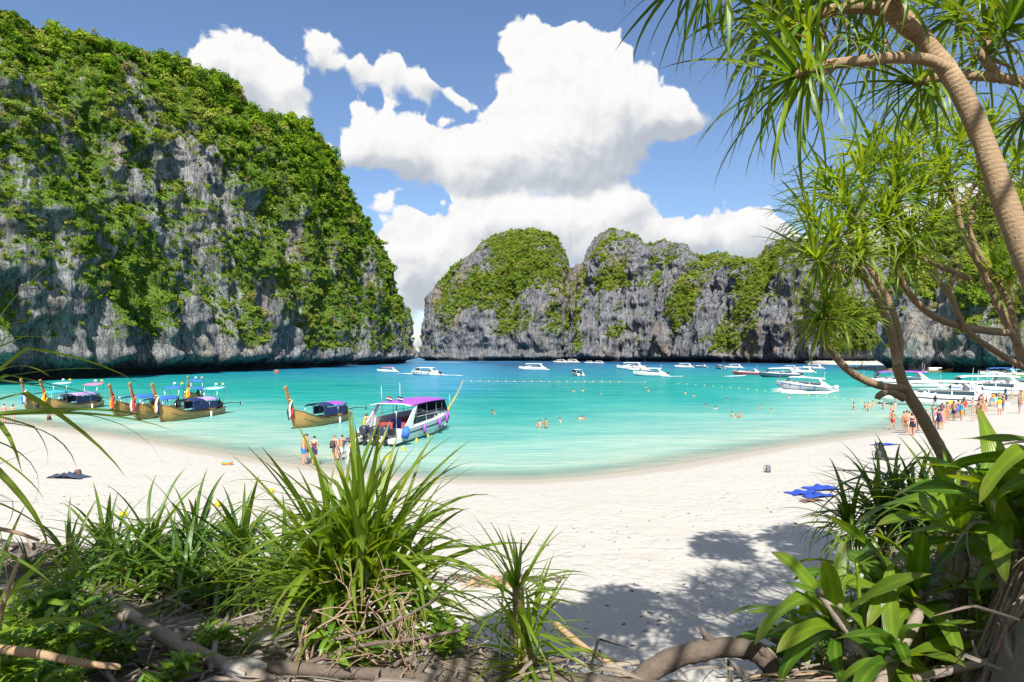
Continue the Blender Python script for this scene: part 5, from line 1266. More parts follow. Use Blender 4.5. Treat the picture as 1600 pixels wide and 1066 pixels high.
def put_leaves(parent, items, limit=300, name='leaf', key=None):
    """The leaves that show largest become parts of their own; what is past the limit is one part of stuff."""
    if key is None: key = lambda m: (m.translation-Vector((0, 0, EYE))).length
    def inview(m):
        t = m.translation; x = 800+F*t.x/max(t.y, .1); y = HZ-F*(t.z-EYE)/max(t.y, .1)
        return 0 if (-120 < x < 1720 and -120 < y < 1180) else 5
    items = sorted(items, key=lambda q: key(q[2])+inview(q[2]))
    inv = parent.matrix_basis.inverted()
    for fam, k, m in items[:limit]:
        o = bpy.data.objects.new('dry_leaf' if fam is DRYF else name, fam.forms[k][0]); C.objects.link(o); o.parent = parent; o.matrix_basis = inv @ m
    rest = items[limit:]
    if rest:
        by = {}
        for fam, k, m in rest: by.setdefault(fam.mat.name, []).append((fam, k, m))
        for mn, L_ in by.items():
            Vs, Fs, A, B, Rn, off = [], [], [], [], [], 0
            for j, (fam, k, m) in enumerate(L_):
                me, V, Fc, ac, al = fam.forms[k]; mm = np.array(inv @ m)
                Vs.append(V @ mm[:3, :3].T+mm[:3, 3]); Fs.append(Fc+off); off += len(V); A.append(ac); B.append(al); Rn.append(np.full(len(V), (j*.618) % 1))
            me = mesh('foliage', np.concatenate(Vs), np.concatenate(Fs), bpy.data.materials[mn])
            vattr(me, 'across', np.concatenate(A)); vattr(me, 'along', np.concatenate(B)); vattr(me, 'rnd', np.concatenate(Rn))
            tag(obj('foliage', me, parent), kind='stuff')
LFB = Leaves('leaf', 12, 1.0, .048, m_pandlit, b0=.05, b1=1.9)
DRYF = Leaves('dry_leaf', 6, 1.0, .045, m_dry, b0=1.2, b1=3.2, kinks=.5)
LF = Leaves('leaf', 12, 1.0, .046, m_pand)
LFY = Leaves('leaf', 12, 1.0, .050, m_pandlit, b0=.05, b1=2.0)
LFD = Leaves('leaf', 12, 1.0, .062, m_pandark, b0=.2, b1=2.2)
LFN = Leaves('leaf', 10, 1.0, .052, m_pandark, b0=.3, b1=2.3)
LC = Leaves('leaf', 12, 1.0, .205, m_crin, 'broad', .1, 1.9, .32, 13, .12)
# ------------------------------------------------------------------ stems
def bark_fn(c1, c2, ring):
    def fn(g):
        arc = g.n('ShaderNodeAttribute', attribute_name='arc').outputs['Fac']; pos = g.n('ShaderNodeNewGeometry').outputs['Position']
        n = g.noise(pos, 14, 5, .65); n2 = g.noise(pos, 2.2, 4, .6); n3 = g.noise(pos, 60, 4, .6)
        rg = g.m('SINE', g.m('ADD', g.m('MULTIPLY', arc, ring), g.m('MULTIPLY', n, 7.0)))
        c = g.mix(n, c1, c2); c = g.mix(g.m('MULTIPLY', g.m('MULTIPLY', g.ss(rg, .55, .95), g.ss(n, .35, .6)), .45), c, tuple(x*.35 for x in c1)); c = g.mix(g.m('MULTIPLY', g.ss(n2, .55, .72), .6), c, tuple(min(1, x*1.5) for x in c2))
        c = g.mix(g.m('MULTIPLY', g.ss(n3, .6, .75), .5), c, tuple(x*.3 for x in c1))
        h = g.m('ADD', g.m('MULTIPLY', g.m('MULTIPLY', rg, g.ss(n, .3, .7)), -.30), g.m('ADD', n, n3))
        bp = g.n('ShaderNodeBump', {'Height': h, 'Strength': .7, 'Distance': .012})
        return g.n('ShaderNodeBsdfPrincipled', {'Base Color': c, 'Roughness': .85, 'Normal': bp.outputs[0], 'Specular IOR Level': .2}).outputs[0]
    return fn
m_bark = M('pandanus_bark', bark_fn((.19, .125, .07), (.34, .25, .155), 190))
m_drift = M('driftwood', bark_fn((.15, .12, .095), (.33, .28, .23), 0))
m_driftdark = M('dark_driftwood', bark_fn((.065, .05, .04), (.17, .135, .105), 0))
m_twig = M('bare_twig', bark_fn((.20, .13, .085), (.40, .28, .20), 60))
m_tan = M('tan_driftwood', bark_fn((.26, .17, .09), (.42, .30, .18), 0))
def stem_mesh(name, pts, r0, r1, mat, n=10, k=None, knob=.0, seed=0, scar=True):
    P = cr1(pts, k or max(6, len(pts)*6)); m = len(P); rd = random.Random(seed)
    ra = [lerp(r0, r1, i/(m-1))*(1+knob*rd.uniform(-1, 1)) for i in range(m)]
    b = MB().tube(P, ra, n); me = mesh(name, b.V, b.Fc, mat, True)
    arc = [0]
    for i in range(1, m): arc.append(arc[-1]+(P[i]-P[i-1]).length)
    if mat.name in ('driftwood', 'dark_driftwood', 'tan_driftwood') and r0 > .02:      # worn, uneven ends
        for v in me.vertices:
            i = v.index//n
            if i in (0, m-1): v.co = P[i]+(v.co-P[i])*rd.uniform(.45, .9)+(P[min(i+1, m-1)]-P[max(i-1, 0)]).normalized()*(-1 if i == 0 else 1)*rd.uniform(0, r0*.8)
    if knob:
        for v in me.vertices: v.co += Vector((rd.uniform(-1, 1), rd.uniform(-1, 1), rd.uniform(-1, 1)))*r0*knob*.5
    vattr(me, 'arc', np.repeat(arc, n)); return me
def A3(*q): return [at(x, y, Y) for x, y, Y in q]
TUFTS = []
def pandanus(label, base, stems, tufts, fam, seed, group=None, dryf=.12, leaf_n=40, limit=300, L=.85):
    """stems: (name, measured points, r0, r1); tufts: (px, py, Y, axis, n, scale)."""
    t = thing('pandanus_tree', label, 'pandanus tree', base, 0, group); rnd = random.Random(seed); inv = Vector(base)
    for nm, pts, r0, r1 in stems:
        me = stem_mesh(nm, [p-inv for p in A3(*pts)], r0, r1, m_bark, 14 if nm == 'trunk' else 10, knob=.05, seed=seed); obj(nm, me, t)
    items = []; TUFTS.extend(at(q[0], q[1], q[2]) for q in tufts)
    for px, py, Y, ax, n, sc in tufts: items += rosette(fam, at(px, py, Y), ax, int(n*(1.2 if fam is LF else 1.4)), rnd, sc=L*sc, dryf=dryf)
    put_leaves(t, items, limit); return t
# the leaning pandanus overhead, nearest the camera
b0 = at(1700, 650, 3.7); b0.z = Hz(b0.x, b0.y)-.1
pandanus('big pandanus with ringed trunk leaning in overhead, nearest of the three', b0,
 [('trunk', [(1725,760,3.55),(1690,620,3.65),(1625,460,3.85),(1565,300,4.05),(1530,205,4.2),(1490,125,4.3),(1440,58,4.4),(1390,0,4.5),(1350,-60,4.6)], .074, .050),
  ('branch', [(1480,108,4.3),(1450,94,4.3),(1400,90,4.25),(1340,96,4.2),(1285,103,4.15),(1240,118,4.1)], .040, .030),
  ('branch', [(1405,22,4.45),(1360,12,4.5),(1310,14,4.55),(1265,28,4.6),(1235,45,4.6)], .048, .034),
  ('branch', [(1712,690,3.75),(1752,520,4.0),(1760,330,4.5),(1700,200,4.9),(1610,135,4.85),(1545,120,4.8),(1480,120,4.75),(1428,128,4.7)], .046, .030),
  ('branch', [(1560,124,4.8),(1545,100,4.85),(1535,80,4.9),(1545,60,4.95)], .040, .030),
  ('branch', [(1430,50,4.4),(1400,25,4.3),(1395,0,4.2),(1400,-50,4.1)], .060, .045)],
 [(1232,122,4.1,(-.8,-.1,-.25),52,.95),(1225,48,4.6,(-.9,.1,-.1),50,1.0),(1120,-75,4.4,(-.5,-.1,-.5),46,1.15),(1300,-30,4.7,(-.2,.2,.3),44,1.1),(1422,130,4.7,(-.75,-.2,-.1),50,.72),
  (1545,55,4.95,(.1,.1,.8),46,.85),(1400,-50,4.1,(0,-.1,1),40,.9),(1480,10,5.1,(-.1,.3,.5),44,.95),(1590,20,4.6,(.2,-.1,.4),42,.9),(1350,60,5.2,(-.3,.4,.2),40,.8),(1620,180,5.0,(.4,.1,.1),36,.9),(1345,-70,4.6,(-.2,0,1),36,1.0),(1215,0,5.0,(-.4,.3,.1),36,.95)],
 LF, 3, 'pandanus trees on the bank', .10, limit=300, L=.82)
b1 = at(1478, 722, 8.0); b1.z = Hz(b1.x, b1.y)-.1
pandanus('slanting pandanus whose trunk forks low over the bay, in front of the crowd', b1,
 [('trunk', [(1492,745,8.0),(1462,690,8.0),(1437,645,7.95),(1415,608,7.9),(1402,572,7.85)], .078, .060),
  ('branch', [(1402,572,7.85),(1392,520,7.8),(1372,470,7.75),(1350,430,7.7),(1338,400,7.7),(1320,360,7.7)], .048, .030),
  ('branch', [(1404,575,7.85),(1405,525,7.9),(1390,475,8.0),(1366,430,8.0),(1345,405,8.0),(1300,375,7.9)], .046, .028),
  ('branch', [(1412,607,7.85),(1372,602,7.7),(1330,582,7.6),(1302,553,7.5),(1283,520,7.45),(1290,495,7.4)], .050, .032),
  ('branch', [(1411,622,7.85),(1390,612,7.75),(1374,618,7.7),(1371,624,7.7)], .048, .030),
  ('branch', [(1350,430,7.7),(1320,425,7.5),(1285,410,7.4)], .040, .030), ('branch', [(1345,405,8.0),(1350,350,8.2),(1345,300,8.3)], .042, .030)],
 [(1268,398,7.3,(-.6,-.3,.3),50,.95),(1300,368,7.6,(-.3,-.2,.7),46,1),(1330,350,7.9,(0,-.2,.9),46,1),(1262,335,7.7,(-.5,0,.7),44,.95),(1318,300,7.9,(-.1,-.1,1),46,1),(1290,285,8.1,(-.4,.1,.9),42,.9),
  (1350,262,8.3,(.1,0,1),44,1),(1345,395,7.5,(.1,-.5,.4),44,.9),(1292,482,7.4,(-.1,-.3,.6),48,.85),(1340,492,7.7,(.5,-.2,.3),42,.8),(1275,500,7.4,(-.6,-.2,0),40,.8),(1390,330,8.2,(.2,-.3,.7),44,1),(1310,420,7.6,(-.2,-.4,.1),36,.8)],
 LFY, 7, 'pandanus trees on the bank', .14, limit=300, L=.74)
b2 = at(1680, 690, 9.0); b2.z = Hz(b2.x, b2.y)-.1
pandanus('many branched pandanus rooted beyond the frame edge, behind the big ringed trunk', b2,
 [('trunk', [(1690,720,9.0),(1640,620,9.0),(1603,565,8.95),(1590,540,8.95)], .078, .068),
  ('branch', [(1590,540,8.95),(1565,490,8.9),(1535,425,8.8),(1506,370,8.7),(1492,310,8.7),(1480,280,8.7)], .046, .028),
  ('branch', [(1592,545,8.95),(1578,480,9.0),(1550,430,9.05),(1522,380,9.1),(1515,345,9.1),(1530,310,9.1)], .045, .028),
  ('branch', [(1572,520,8.9),(1510,512,8.6),(1455,492,8.4),(1418,455,8.3),(1402,420,8.2),(1400,395,8.2)], .052, .032),
  ('branch', [(1610,580,9.0),(1560,552,8.7),(1510,515,8.5),(1485,462,8.5),(1458,430,8.5),(1445,400,8.5)], .045, .028),
  ('branch', [(1512,435,8.8),(1475,418,8.5),(1430,402,8.3),(1395,392,8.2)], .044, .030),
  ('branch', [(1482,455,8.5),(1492,430,8.6),(1500,415,8.7)], .034, .028), ('branch', [(1495,330,8.7),(1515,300,8.8),(1535,275,8.8)], .036, .028), ('branch', [(1494,320,8.7),(1470,290,8.5),(1440,285,8.4)], .036, .028)],
 [(1400,292,8.2,(-.3,-.2,.8),46,1),(1382,345,8.0,(-.3,-.4,.5),44,1),(1422,362,8.3,(0,-.4,.6),44,1),(1402,250,8.5,(-.2,0,1),44,1),(1440,288,8.4,(0,-.2,.9),44,1),(1462,342,8.6,(.1,-.3,.5),42,.95),(1470,250,8.8,(0,0,1),44,1),
  (1480,275,8.7,(-.2,-.2,.8),42,.95),(1535,262,8.8,(.2,0,.9),44,1),(1432,402,8.4,(-.2,-.3,.2),38,.9),(1397,400,8.2,(-.5,-.3,.2),40,.9),(1560,412,9.0,(.3,-.2,.7),42,1),(1548,290,9.1,(.3,0,.8),42,1),(1590,252,9.2,(.3,0,.9),42,1),(1582,330,9.2,(.4,-.1,.6),42,1),
  (1420,215,8.8,(0,.1,1),42,1),(1500,212,9.0,(0,0,1),42,1),(1550,195,9.2,(.1,0,1),42,1),(1362,228,8.7,(-.3,.1,.9),40,1),(1450,180,9.0,(0,0,1),40,1),(1590,420,8.6,(.3,-.3,.5),36,1)],
 LFY, 9, 'pandanus trees on the bank', .14, limit=300, L=.78)
# ------------------------------------------------------------------ low screw pines and lilies on the bank
def tuft_plant(name, label, cat, px, py, tufts, fam, seed, group=None, L=.9, dryf=.06, limit=300, stem_r=.035, Y=None, th1=112):
    g0 = ground(px, py) if Y is None else at(px, py, Y)
    if Y is not None: g0.z = Hz(g0.x, g0.y)
    t = thing(name, label, cat, g0, 0, group); rnd = random.Random(seed); items = []
    for dx, dy, dz, ax, n, sc in tufts:
        n = int(n*1.35); o = g0+Vector((dx, dy, dz)); a = Vector(ax).normalized()
        obj('stem', stem_mesh('stem', [Vector((dx*.25, dy*.25, -.12)), Vector((dx*.7, dy*.7, dz*.45)), Vector((dx, dy, dz))], stem_r*1.3, stem_r, m_bark, 8, 8), t)
        items += rosette(fam, o, a, n, rnd, sc=L*sc, dryf=dryf, th1=th1)
    put_leaves(t, items, limit); return t
tuft_plant('pandanus_bush', 'tall sunlit clump of upright sword leaves in the middle of the bank', 'pandanus bush', 545, 1005,
 [(-.14,0,.62,(-.14,.05,1),46,1.05),(.16,-.05,.66,(.16,-.05,1),50,1.12),(.34,.08,.45,(.35,0,1),38,.95),(-.30,.05,.38,(-.28,0,1),36,.95),(.62,.1,.22,(.5,.05,.9),24,.62),(.06,-.22,.35,(.05,-.25,1),40,.9),(.36,-.25,.22,(.35,-.3,.8),28,.75),(-.2,-.15,.25,(-.25,-.25,.9),34,.8),(.02,.15,.85,(0,.05,1),38,.98)],
 LFB, 21, None, 1.32, .05, 300, .04, Y=5.9, th1=74)
for k, (px, py, Y, h_, n, L_, lab) in enumerate([
 (165,905,8.4,.25,34,.98,'dark sword leaved clump nearest the palm seedling on the shaded bank'),
 (235,905,8.3,.35,40,1.08,'dark sword leaved clump second along the shaded bank'),
 (305,900,8.2,.40,44,1.12,'dark sword leaved clump in the middle of the shaded row'),
 (378,895,8.0,.42,44,1.15,'tall dark sword leaved clump just left of the sunlit clump'),
 (200,930,7.6,.22,34,.92,'dark sword leaved clump in front of the second one on the shaded bank'),
 (290,935,7.4,.26,36,.95,'dark sword leaved clump in front of the middle of the shaded row'),
 (370,935,7.2,.26,36,.95,'dark sword leaved clump in front of the tall one by the sunlit clump'),
 (110,915,7.6,.20,28,.8,'dark sword leaved clump beside the palm seedling'),
 (430,905,7.4,.28,30,.9,'small dark sword leaved clump tucked behind the bare twiggy shrub')]):
    r_ = random.Random(k+60)
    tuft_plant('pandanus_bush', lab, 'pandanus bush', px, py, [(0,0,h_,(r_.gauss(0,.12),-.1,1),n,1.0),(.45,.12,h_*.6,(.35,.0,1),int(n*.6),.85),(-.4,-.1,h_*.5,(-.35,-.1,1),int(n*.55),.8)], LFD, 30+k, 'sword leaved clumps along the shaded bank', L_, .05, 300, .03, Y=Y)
tuft_plant('pandanus_bush', 'small upright screw pine of two stacked tufts standing before the open sand', 'pandanus bush', 814, 1012, [(-.03,.05,.66,(-.05,0,1),46,1.0),(.06,-.05,.24,(.1,-.15,1),54,1.15)], LFY, 41, None, .66, .10, 300, .035, Y=5.05)
tuft_plant('pandanus_bush', 'broad dark screw pine clump before the blue towels', 'pandanus bush', 1385, 872, [(-.1,0,.55,(-.1,0,1),60,1.0),(.45,.1,.50,(.3,0,1),54,1.0),(-.45,.05,.35,(-.5,-.1,.8),48,.9),(.2,.2,.7,(.05,0,1),44,.9),(.85,.05,.35,(.6,-.1,.8),36,.9),(.25,-.2,.3,(.1,-.5,.7),36,.8)], LFN, 43, None, 1.05, .08, 300, .04, Y=8.2)
tuft_plant('pandanus_bush', 'small fine leaved screw pine below the broad dark clump', 'pandanus bush', 1290, 905, [(0,0,.42,(-.1,0,1),48,1.0),(.25,.05,.25,(.5,0,.7),30,.8)], LFN, 44, None, .72, .15, 300, .03, Y=7.6)
tuft_plant('pandanus_bush', 'young pandanus with long arching leaves in front of the moored speedboats', 'pandanus bush', 1492, 742, [(0,0,.62,(-.02,-.05,1),60,1.05)], LF, 45, None, .98, .03, 300, .05, Y=6.4, th1=105)
# the one whose leaves reach in from the frame edge
c_ = at(-75, 640, 3.0); gz = Hz(c_.x, c_.y)
tuft_plant('pandanus_bush', 'pandanus reaching long leaves in from the frame edge by the longtail boats', 'pandanus bush', -75, 640, [(0,0,c_.z-gz,(.35,-.1,.9),22,1.0),(-.3,.2,c_.z-gz-.6,(.4,.1,.6),8,.8)], LFB, 47, None, .92, .04, 300, .06, Y=3.0)
tuft_plant('pandanus_bush', 'stiff long bladed screw pine at the lower frame edge', 'pandanus bush', -30, 1000, [(0,0,.55,(.25,0,1),14,1.0)], LFB, 48, None, .95, .04, 300, .05, Y=4.0, th1=70)
edge_t = C.objects[-1] if False else [o for o in C.objects if o.get('label', '').startswith('pandanus reaching')][0]
def reach(frm, to, Y0, Y1, k, w=1.0):
    a, b = at(*frm, Y0), at(*to, Y1); d = b-a; m = frame(a, d.normalized()+Vector((0, 0, .08+.05*k)), .25*k-.3, d.length*1.08)
    m = m @ Matrix.Diagonal((1, w*.62, w*.62, 1)); o = bpy.data.objects.new('leaf', LFB.forms[k][0]); C.objects.link(o); o.parent = edge_t; o.matrix_basis = edge_t.matrix_basis.inverted() @ m
for q in (((-40,650),(240,690),2.6,2.8,4),((-45,640),(150,735),2.5,2.7,3),((-50,600),(158,590),2.8,3.0,2),((-40,690),(60,790),2.5,2.6,4),((-40,560),(122,470),2.9,3.1,0),((-40,520),(95,500),2.9,3.1,1),((-40,600),(70,540),2.9,3.1,1),((-30,700),(30,1000),2.4,2.5,2),((-35,760),(70,830),2.4,2.6,3)): reach(*q)
# spider lilies: broad straps
for k, (px, py, Y, n, L_, ax, lab) in enumerate([
 (1432,945,5.0,20,.82,(0,-.15,1),'large broad leaved lily in the middle of the slope'),
 (1305,985,5.0,18,.80,(-.25,-.15,1),'broad leaved lily spilling onto the sand by the white shoes'),
 (1572,800,4.4,18,.76,(-.15,-.2,1),'broad leaved lily high on the bank under the leaning trunk'),
 (1500,840,5.2,16,.80,(.0,-.1,1),'broad leaved lily below the young pandanus'),
 (1400,1040,4.5,14,.70,(-.1,-.35,1),'low broad leaved lily at the foot of the large one'),
 (1650,745,4.0,12,.66,(-.35,-.1,1),'broad leaved lily leaning in from the frame edge'),
 (1255,1000,5.5,12,.62,(-.3,-.1,1),'small broad leaved lily nearest the arched driftwood'),
 (1590,870,4.3,12,.72,(-.1,-.3,.9),'broad leaved lily on the steep bank below the high one'),
 (1365,930,5.6,14,.75,(.1,0,1),'broad leaved lily behind the grey slanting branch')]):
    g0 = at(px, py, Y); g0.z = max(Hz(g0.x, g0.y), g0.z)
    t = thing('lily', lab, 'lily plant', g0, 0, 'broad leaved lilies on the bank'); rnd = random.Random(80+k)
    obj('stem', stem_mesh('stem', [Vector((0, 0, Hz(g0.x, g0.y)-g0.z-.15)), Vector((.02, 0, .02)), Vector((0, 0, .12))], .05, .035, m_drift, 8, 6), t)
    put_leaves(t, rosette(LC, g0+Vector((0, 0, .06)), ax, n, rnd, 16, 100, L_, 0, .006, .75))
# yellowish umbrella of narrow bracts on a stalk among the lilies
g0 = at(1345, 940, 5.0); t = thing('lily_flower_head', 'pale green spent flower head on a stalk among the lilies', 'flower head', g0, 0); top = at(1338, 880, 5.0)-g0
obj('stalk', stem_mesh('stalk', [Vector((0, 0, -.25)), top*.5, top], .016, .012, m_small, 7, 7), t)
put_leaves(t, rosette(LFY, g0+top, (0, 0, 1), 22, random.Random(3), 30, 95, .17), name='bract')
# palm seedling by the frame edge
def palm(label, base, fronds, seed, group=None):
    t = thing('palm_seedling', label, 'palm seedling', base, 0, group); rnd = random.Random(seed)
    for az, el, ln in fronds:
        d = Vector((math.cos(az)*math.cos(el), math.sin(az)*math.cos(el), math.sin(el)))
        P = [Vector((0, 0, 0)), d*ln*.5, d*ln+Vector((0, 0, -.10*ln))]; fr = obj('frond', stem_mesh('frond', P, .012, .004, m_small, 6, 10), t); c = cr1(P, 12)
        for i in range(2, 12):
            tg = (c[i]-c[i-1]).normalized(); sd = tg.cross(Vector((0, 0, 1))).normalized()
            for s in (-1, 1):
                o = bpy.data.objects.new('leaflet', LFY.forms[rnd.randrange(4)][0]); C.objects.link(o); o.parent = fr
                o.matrix_basis = frame(c[i], tg*.75+sd*s*.8+Vector((0, 0, .1)), rnd.gauss(0, .3), ln*(.55-.3*abs(i/11-.45)))
    return t
gp = at(62, 890, 5.2); gp.z = Hz(gp.x, gp.y)
palm('small palm seedling with fanned leaflets at the edge of the shaded bank', gp, [(1.2, 1.15, .75), (.35, .85, .7), (2.3, .95, .65), (-.5, .7, .6), (3.0, .6, .6)], 4)
t = thing('broad_leaf_sapling', 'sapling with a few upright oval leaves behind the palm seedling', 'sapling', gp+Vector((.05, .25, 0)), 0)
obj('stem', stem_mesh('stem', [Vector((0, 0, -.1)), Vector((.02, 0, .3)), Vector((.0, 0, .42))], .014, .01, m_small, 6, 6), t)
put_leaves(t, rosette(LC, gp+Vector((.05, .25, .4)), (0, 0, 1), 8, random.Random(6), 8, 75, .42))
# leafy shrubs: small paired leaves on thin stems
LS = Leaves('leaf', 6, 1.0, .30, m_small, 'broad', .1, 1.2, .25, 5, 0)
def shrub(label, base, h, nst, seed, group, sp=.25, cat='leafy shrub'):
    t = thing('leafy_shrub', label, cat, base, 0, group); rnd = random.Random(seed); items = []
    for k in range(nst):
        a = rnd.uniform(0, 6.28); e = Vector((math.cos(a)*sp*rnd.random()*1.6, math.sin(a)*sp*rnd.random()*1.6, h*rnd.uniform(.6, 1.1))); P = [Vector((e.x*.15, e.y*.15, -.06)), e*.5+Vector((0, 0, .04)), e]
        obj('stem', stem_mesh('stem', P, .007, .003, m_small, 5, 7), t)
        c = cr1(P, 13)
        for i in range(3, 13):
            tg = (c[i]-c[i-1]).normalized()
            for q in range(2):
                az = rnd.uniform(0, 6.28); d = Vector((math.cos(az), math.sin(az), rnd.uniform(-.2, .7))); items.append((LS, rnd.randrange(6), frame(Vector(base)+c[i], d+tg*.3, rnd.gauss(0, .4), rnd.uniform(.10, .19))))
    put_leaves(t, items, 70); return t
SHR = [(25,900,5.0,.55,'leafy green shrub against the frame edge below the palm seedling'),(85,925,5.2,.50,'leafy green shrub below the palm seedling'),(20,985,4.5,.42,'leafy shrub over the pale broken stick'),(70,1000,4.6,.40,'low leafy shrub amid the grey dead wood'),(125,965,5.0,.42,'leafy shrub touching the sawn log end'),(110,1045,4.3,.30,'low leafy shrub at the lower frame edge below the tan stick'),(35,1062,4.2,.30,'small leafy shrub in the lower frame corner'),(185,985,5.0,.28,'sparse leafy shrub beside the long grey log'),(250,1050,4.6,.20,'tiny leafy sprig beside the fallen leaves'),(330,1000,5.2,.18,'tiny leafy sprig between two grey logs'),(1535,930,4.6,.30,'leafy sprig on the bare earth of the steep bank'),(1590,800,4.4,.45,'leafy shrub under the high lily at the frame edge'),(1260,985,5.6,.22,'low leafy sprig by the dark stub logs'),(560,1040,4.9,.22,'low leafy sprig among the dark fallen branches'),(690,1030,5.2,.2,'low leafy sprig at the foot of the sunlit clump')]
for k, (px, py, Y, h_, lab) in enumerate(SHR):
    g0 = at(px, py, Y); g0.z = Hz(g0.x, g0.y); shrub(lab, g0, h_*1.1, 10 if h_ > .3 else 5, 100+k, 'small leaved shrubs on the bank', .3 if h_ > .3 else .2)
# bare twiggy shrub in front of the sunlit clump
def twigs(label, base, seed, n0=4, ln=.42, r=.016):
    t = thing('bare_shrub', label, 'bare shrub', base, 0); rnd = random.Random(seed)
    def grow(p, d, L, r, lev):
        q = p; pts = [p]
        for k in range(4): d = (d+Vector((rnd.gauss(0, .22), rnd.gauss(0, .16), rnd.gauss(0, .14)))).normalized(); q = q+d*L/4; pts.append(q)
        obj('branch' if lev == 0 else 'twig', stem_mesh('twig', pts, r, r*.62, m_twig, 6, 8), t)
        if lev < 3:
            for k in range(2 if rnd.random() < .75 else 3): grow(pts[rnd.choice((3, 4, 4))], (d+Vector((rnd.gauss(0, .7), rnd.gauss(0, .4), rnd.gauss(.1, .5)))).normalized(), L*rnd.uniform(.6, .85), r*.62, lev+1)
    for k in range(n0): grow(Vector((rnd.gauss(0, .05), rnd.gauss(0, .05), -.05)), Vector((rnd.gauss(0, .7), rnd.gauss(0, .3), 1)).normalized(), ln, r, 0)
    return t
g0 = at(475, 1010, 5.0); g0.z = Hz(g0.x, g0.y); twigs('leafless brown twiggy shrub in front of the tall sunlit clump', g0, 12, 5, .46)
g0 = at(640, 1035, 4.9); g0.z = Hz(g0.x, g0.y); twigs('low leafless twigs at the foot of the sunlit clump, beside the grey log', g0, 15, 3, .30, .012)
# ------------------------------------------------------------------ driftwood and litter on the bank
def logp(label, pts, r0, r1, mat, knob=.10, seed=0, name='driftwood_log', cat='driftwood', group=None, stubs=0, n=10):
    P = A3(*pts); c = P[0].copy(); t = thing(name, label, cat, c, 0, group)
    obj('trunk', stem_mesh('trunk', [p-c for p in P], r0, r1, mat, n, None, knob, seed), t)
    e = MB(); d = (P[0]-P[1]).normalized(); a = d.cross(Vector((0, 0, 1))).normalized(); b = d.cross(a)
    e.add([d*.004+(a*math.cos(x)+b*math.sin(x))*r0*.96 for x in np.linspace(0, 2*PI, 13)[:-1]]+[d*-.012], [(i, (i+1) % 12, 12) for i in range(12)]); e.build('sawn_end', m_tan, t)
    rd = random.Random(seed)
    for k in range(stubs):
        q = cr1(P, 30)[rd.randrange(6, 26)]-c; v = Vector((rd.gauss(0, .6), rd.gauss(0, .4), rd.uniform(.1, 1))).normalized()
        obj('stub', stem_mesh('stub', [q, q+v*.07, q+v*rd.uniform(.10, .22)], r1*.7, r1*.35, mat, 7, 6, knob, seed+k), t)
    return t
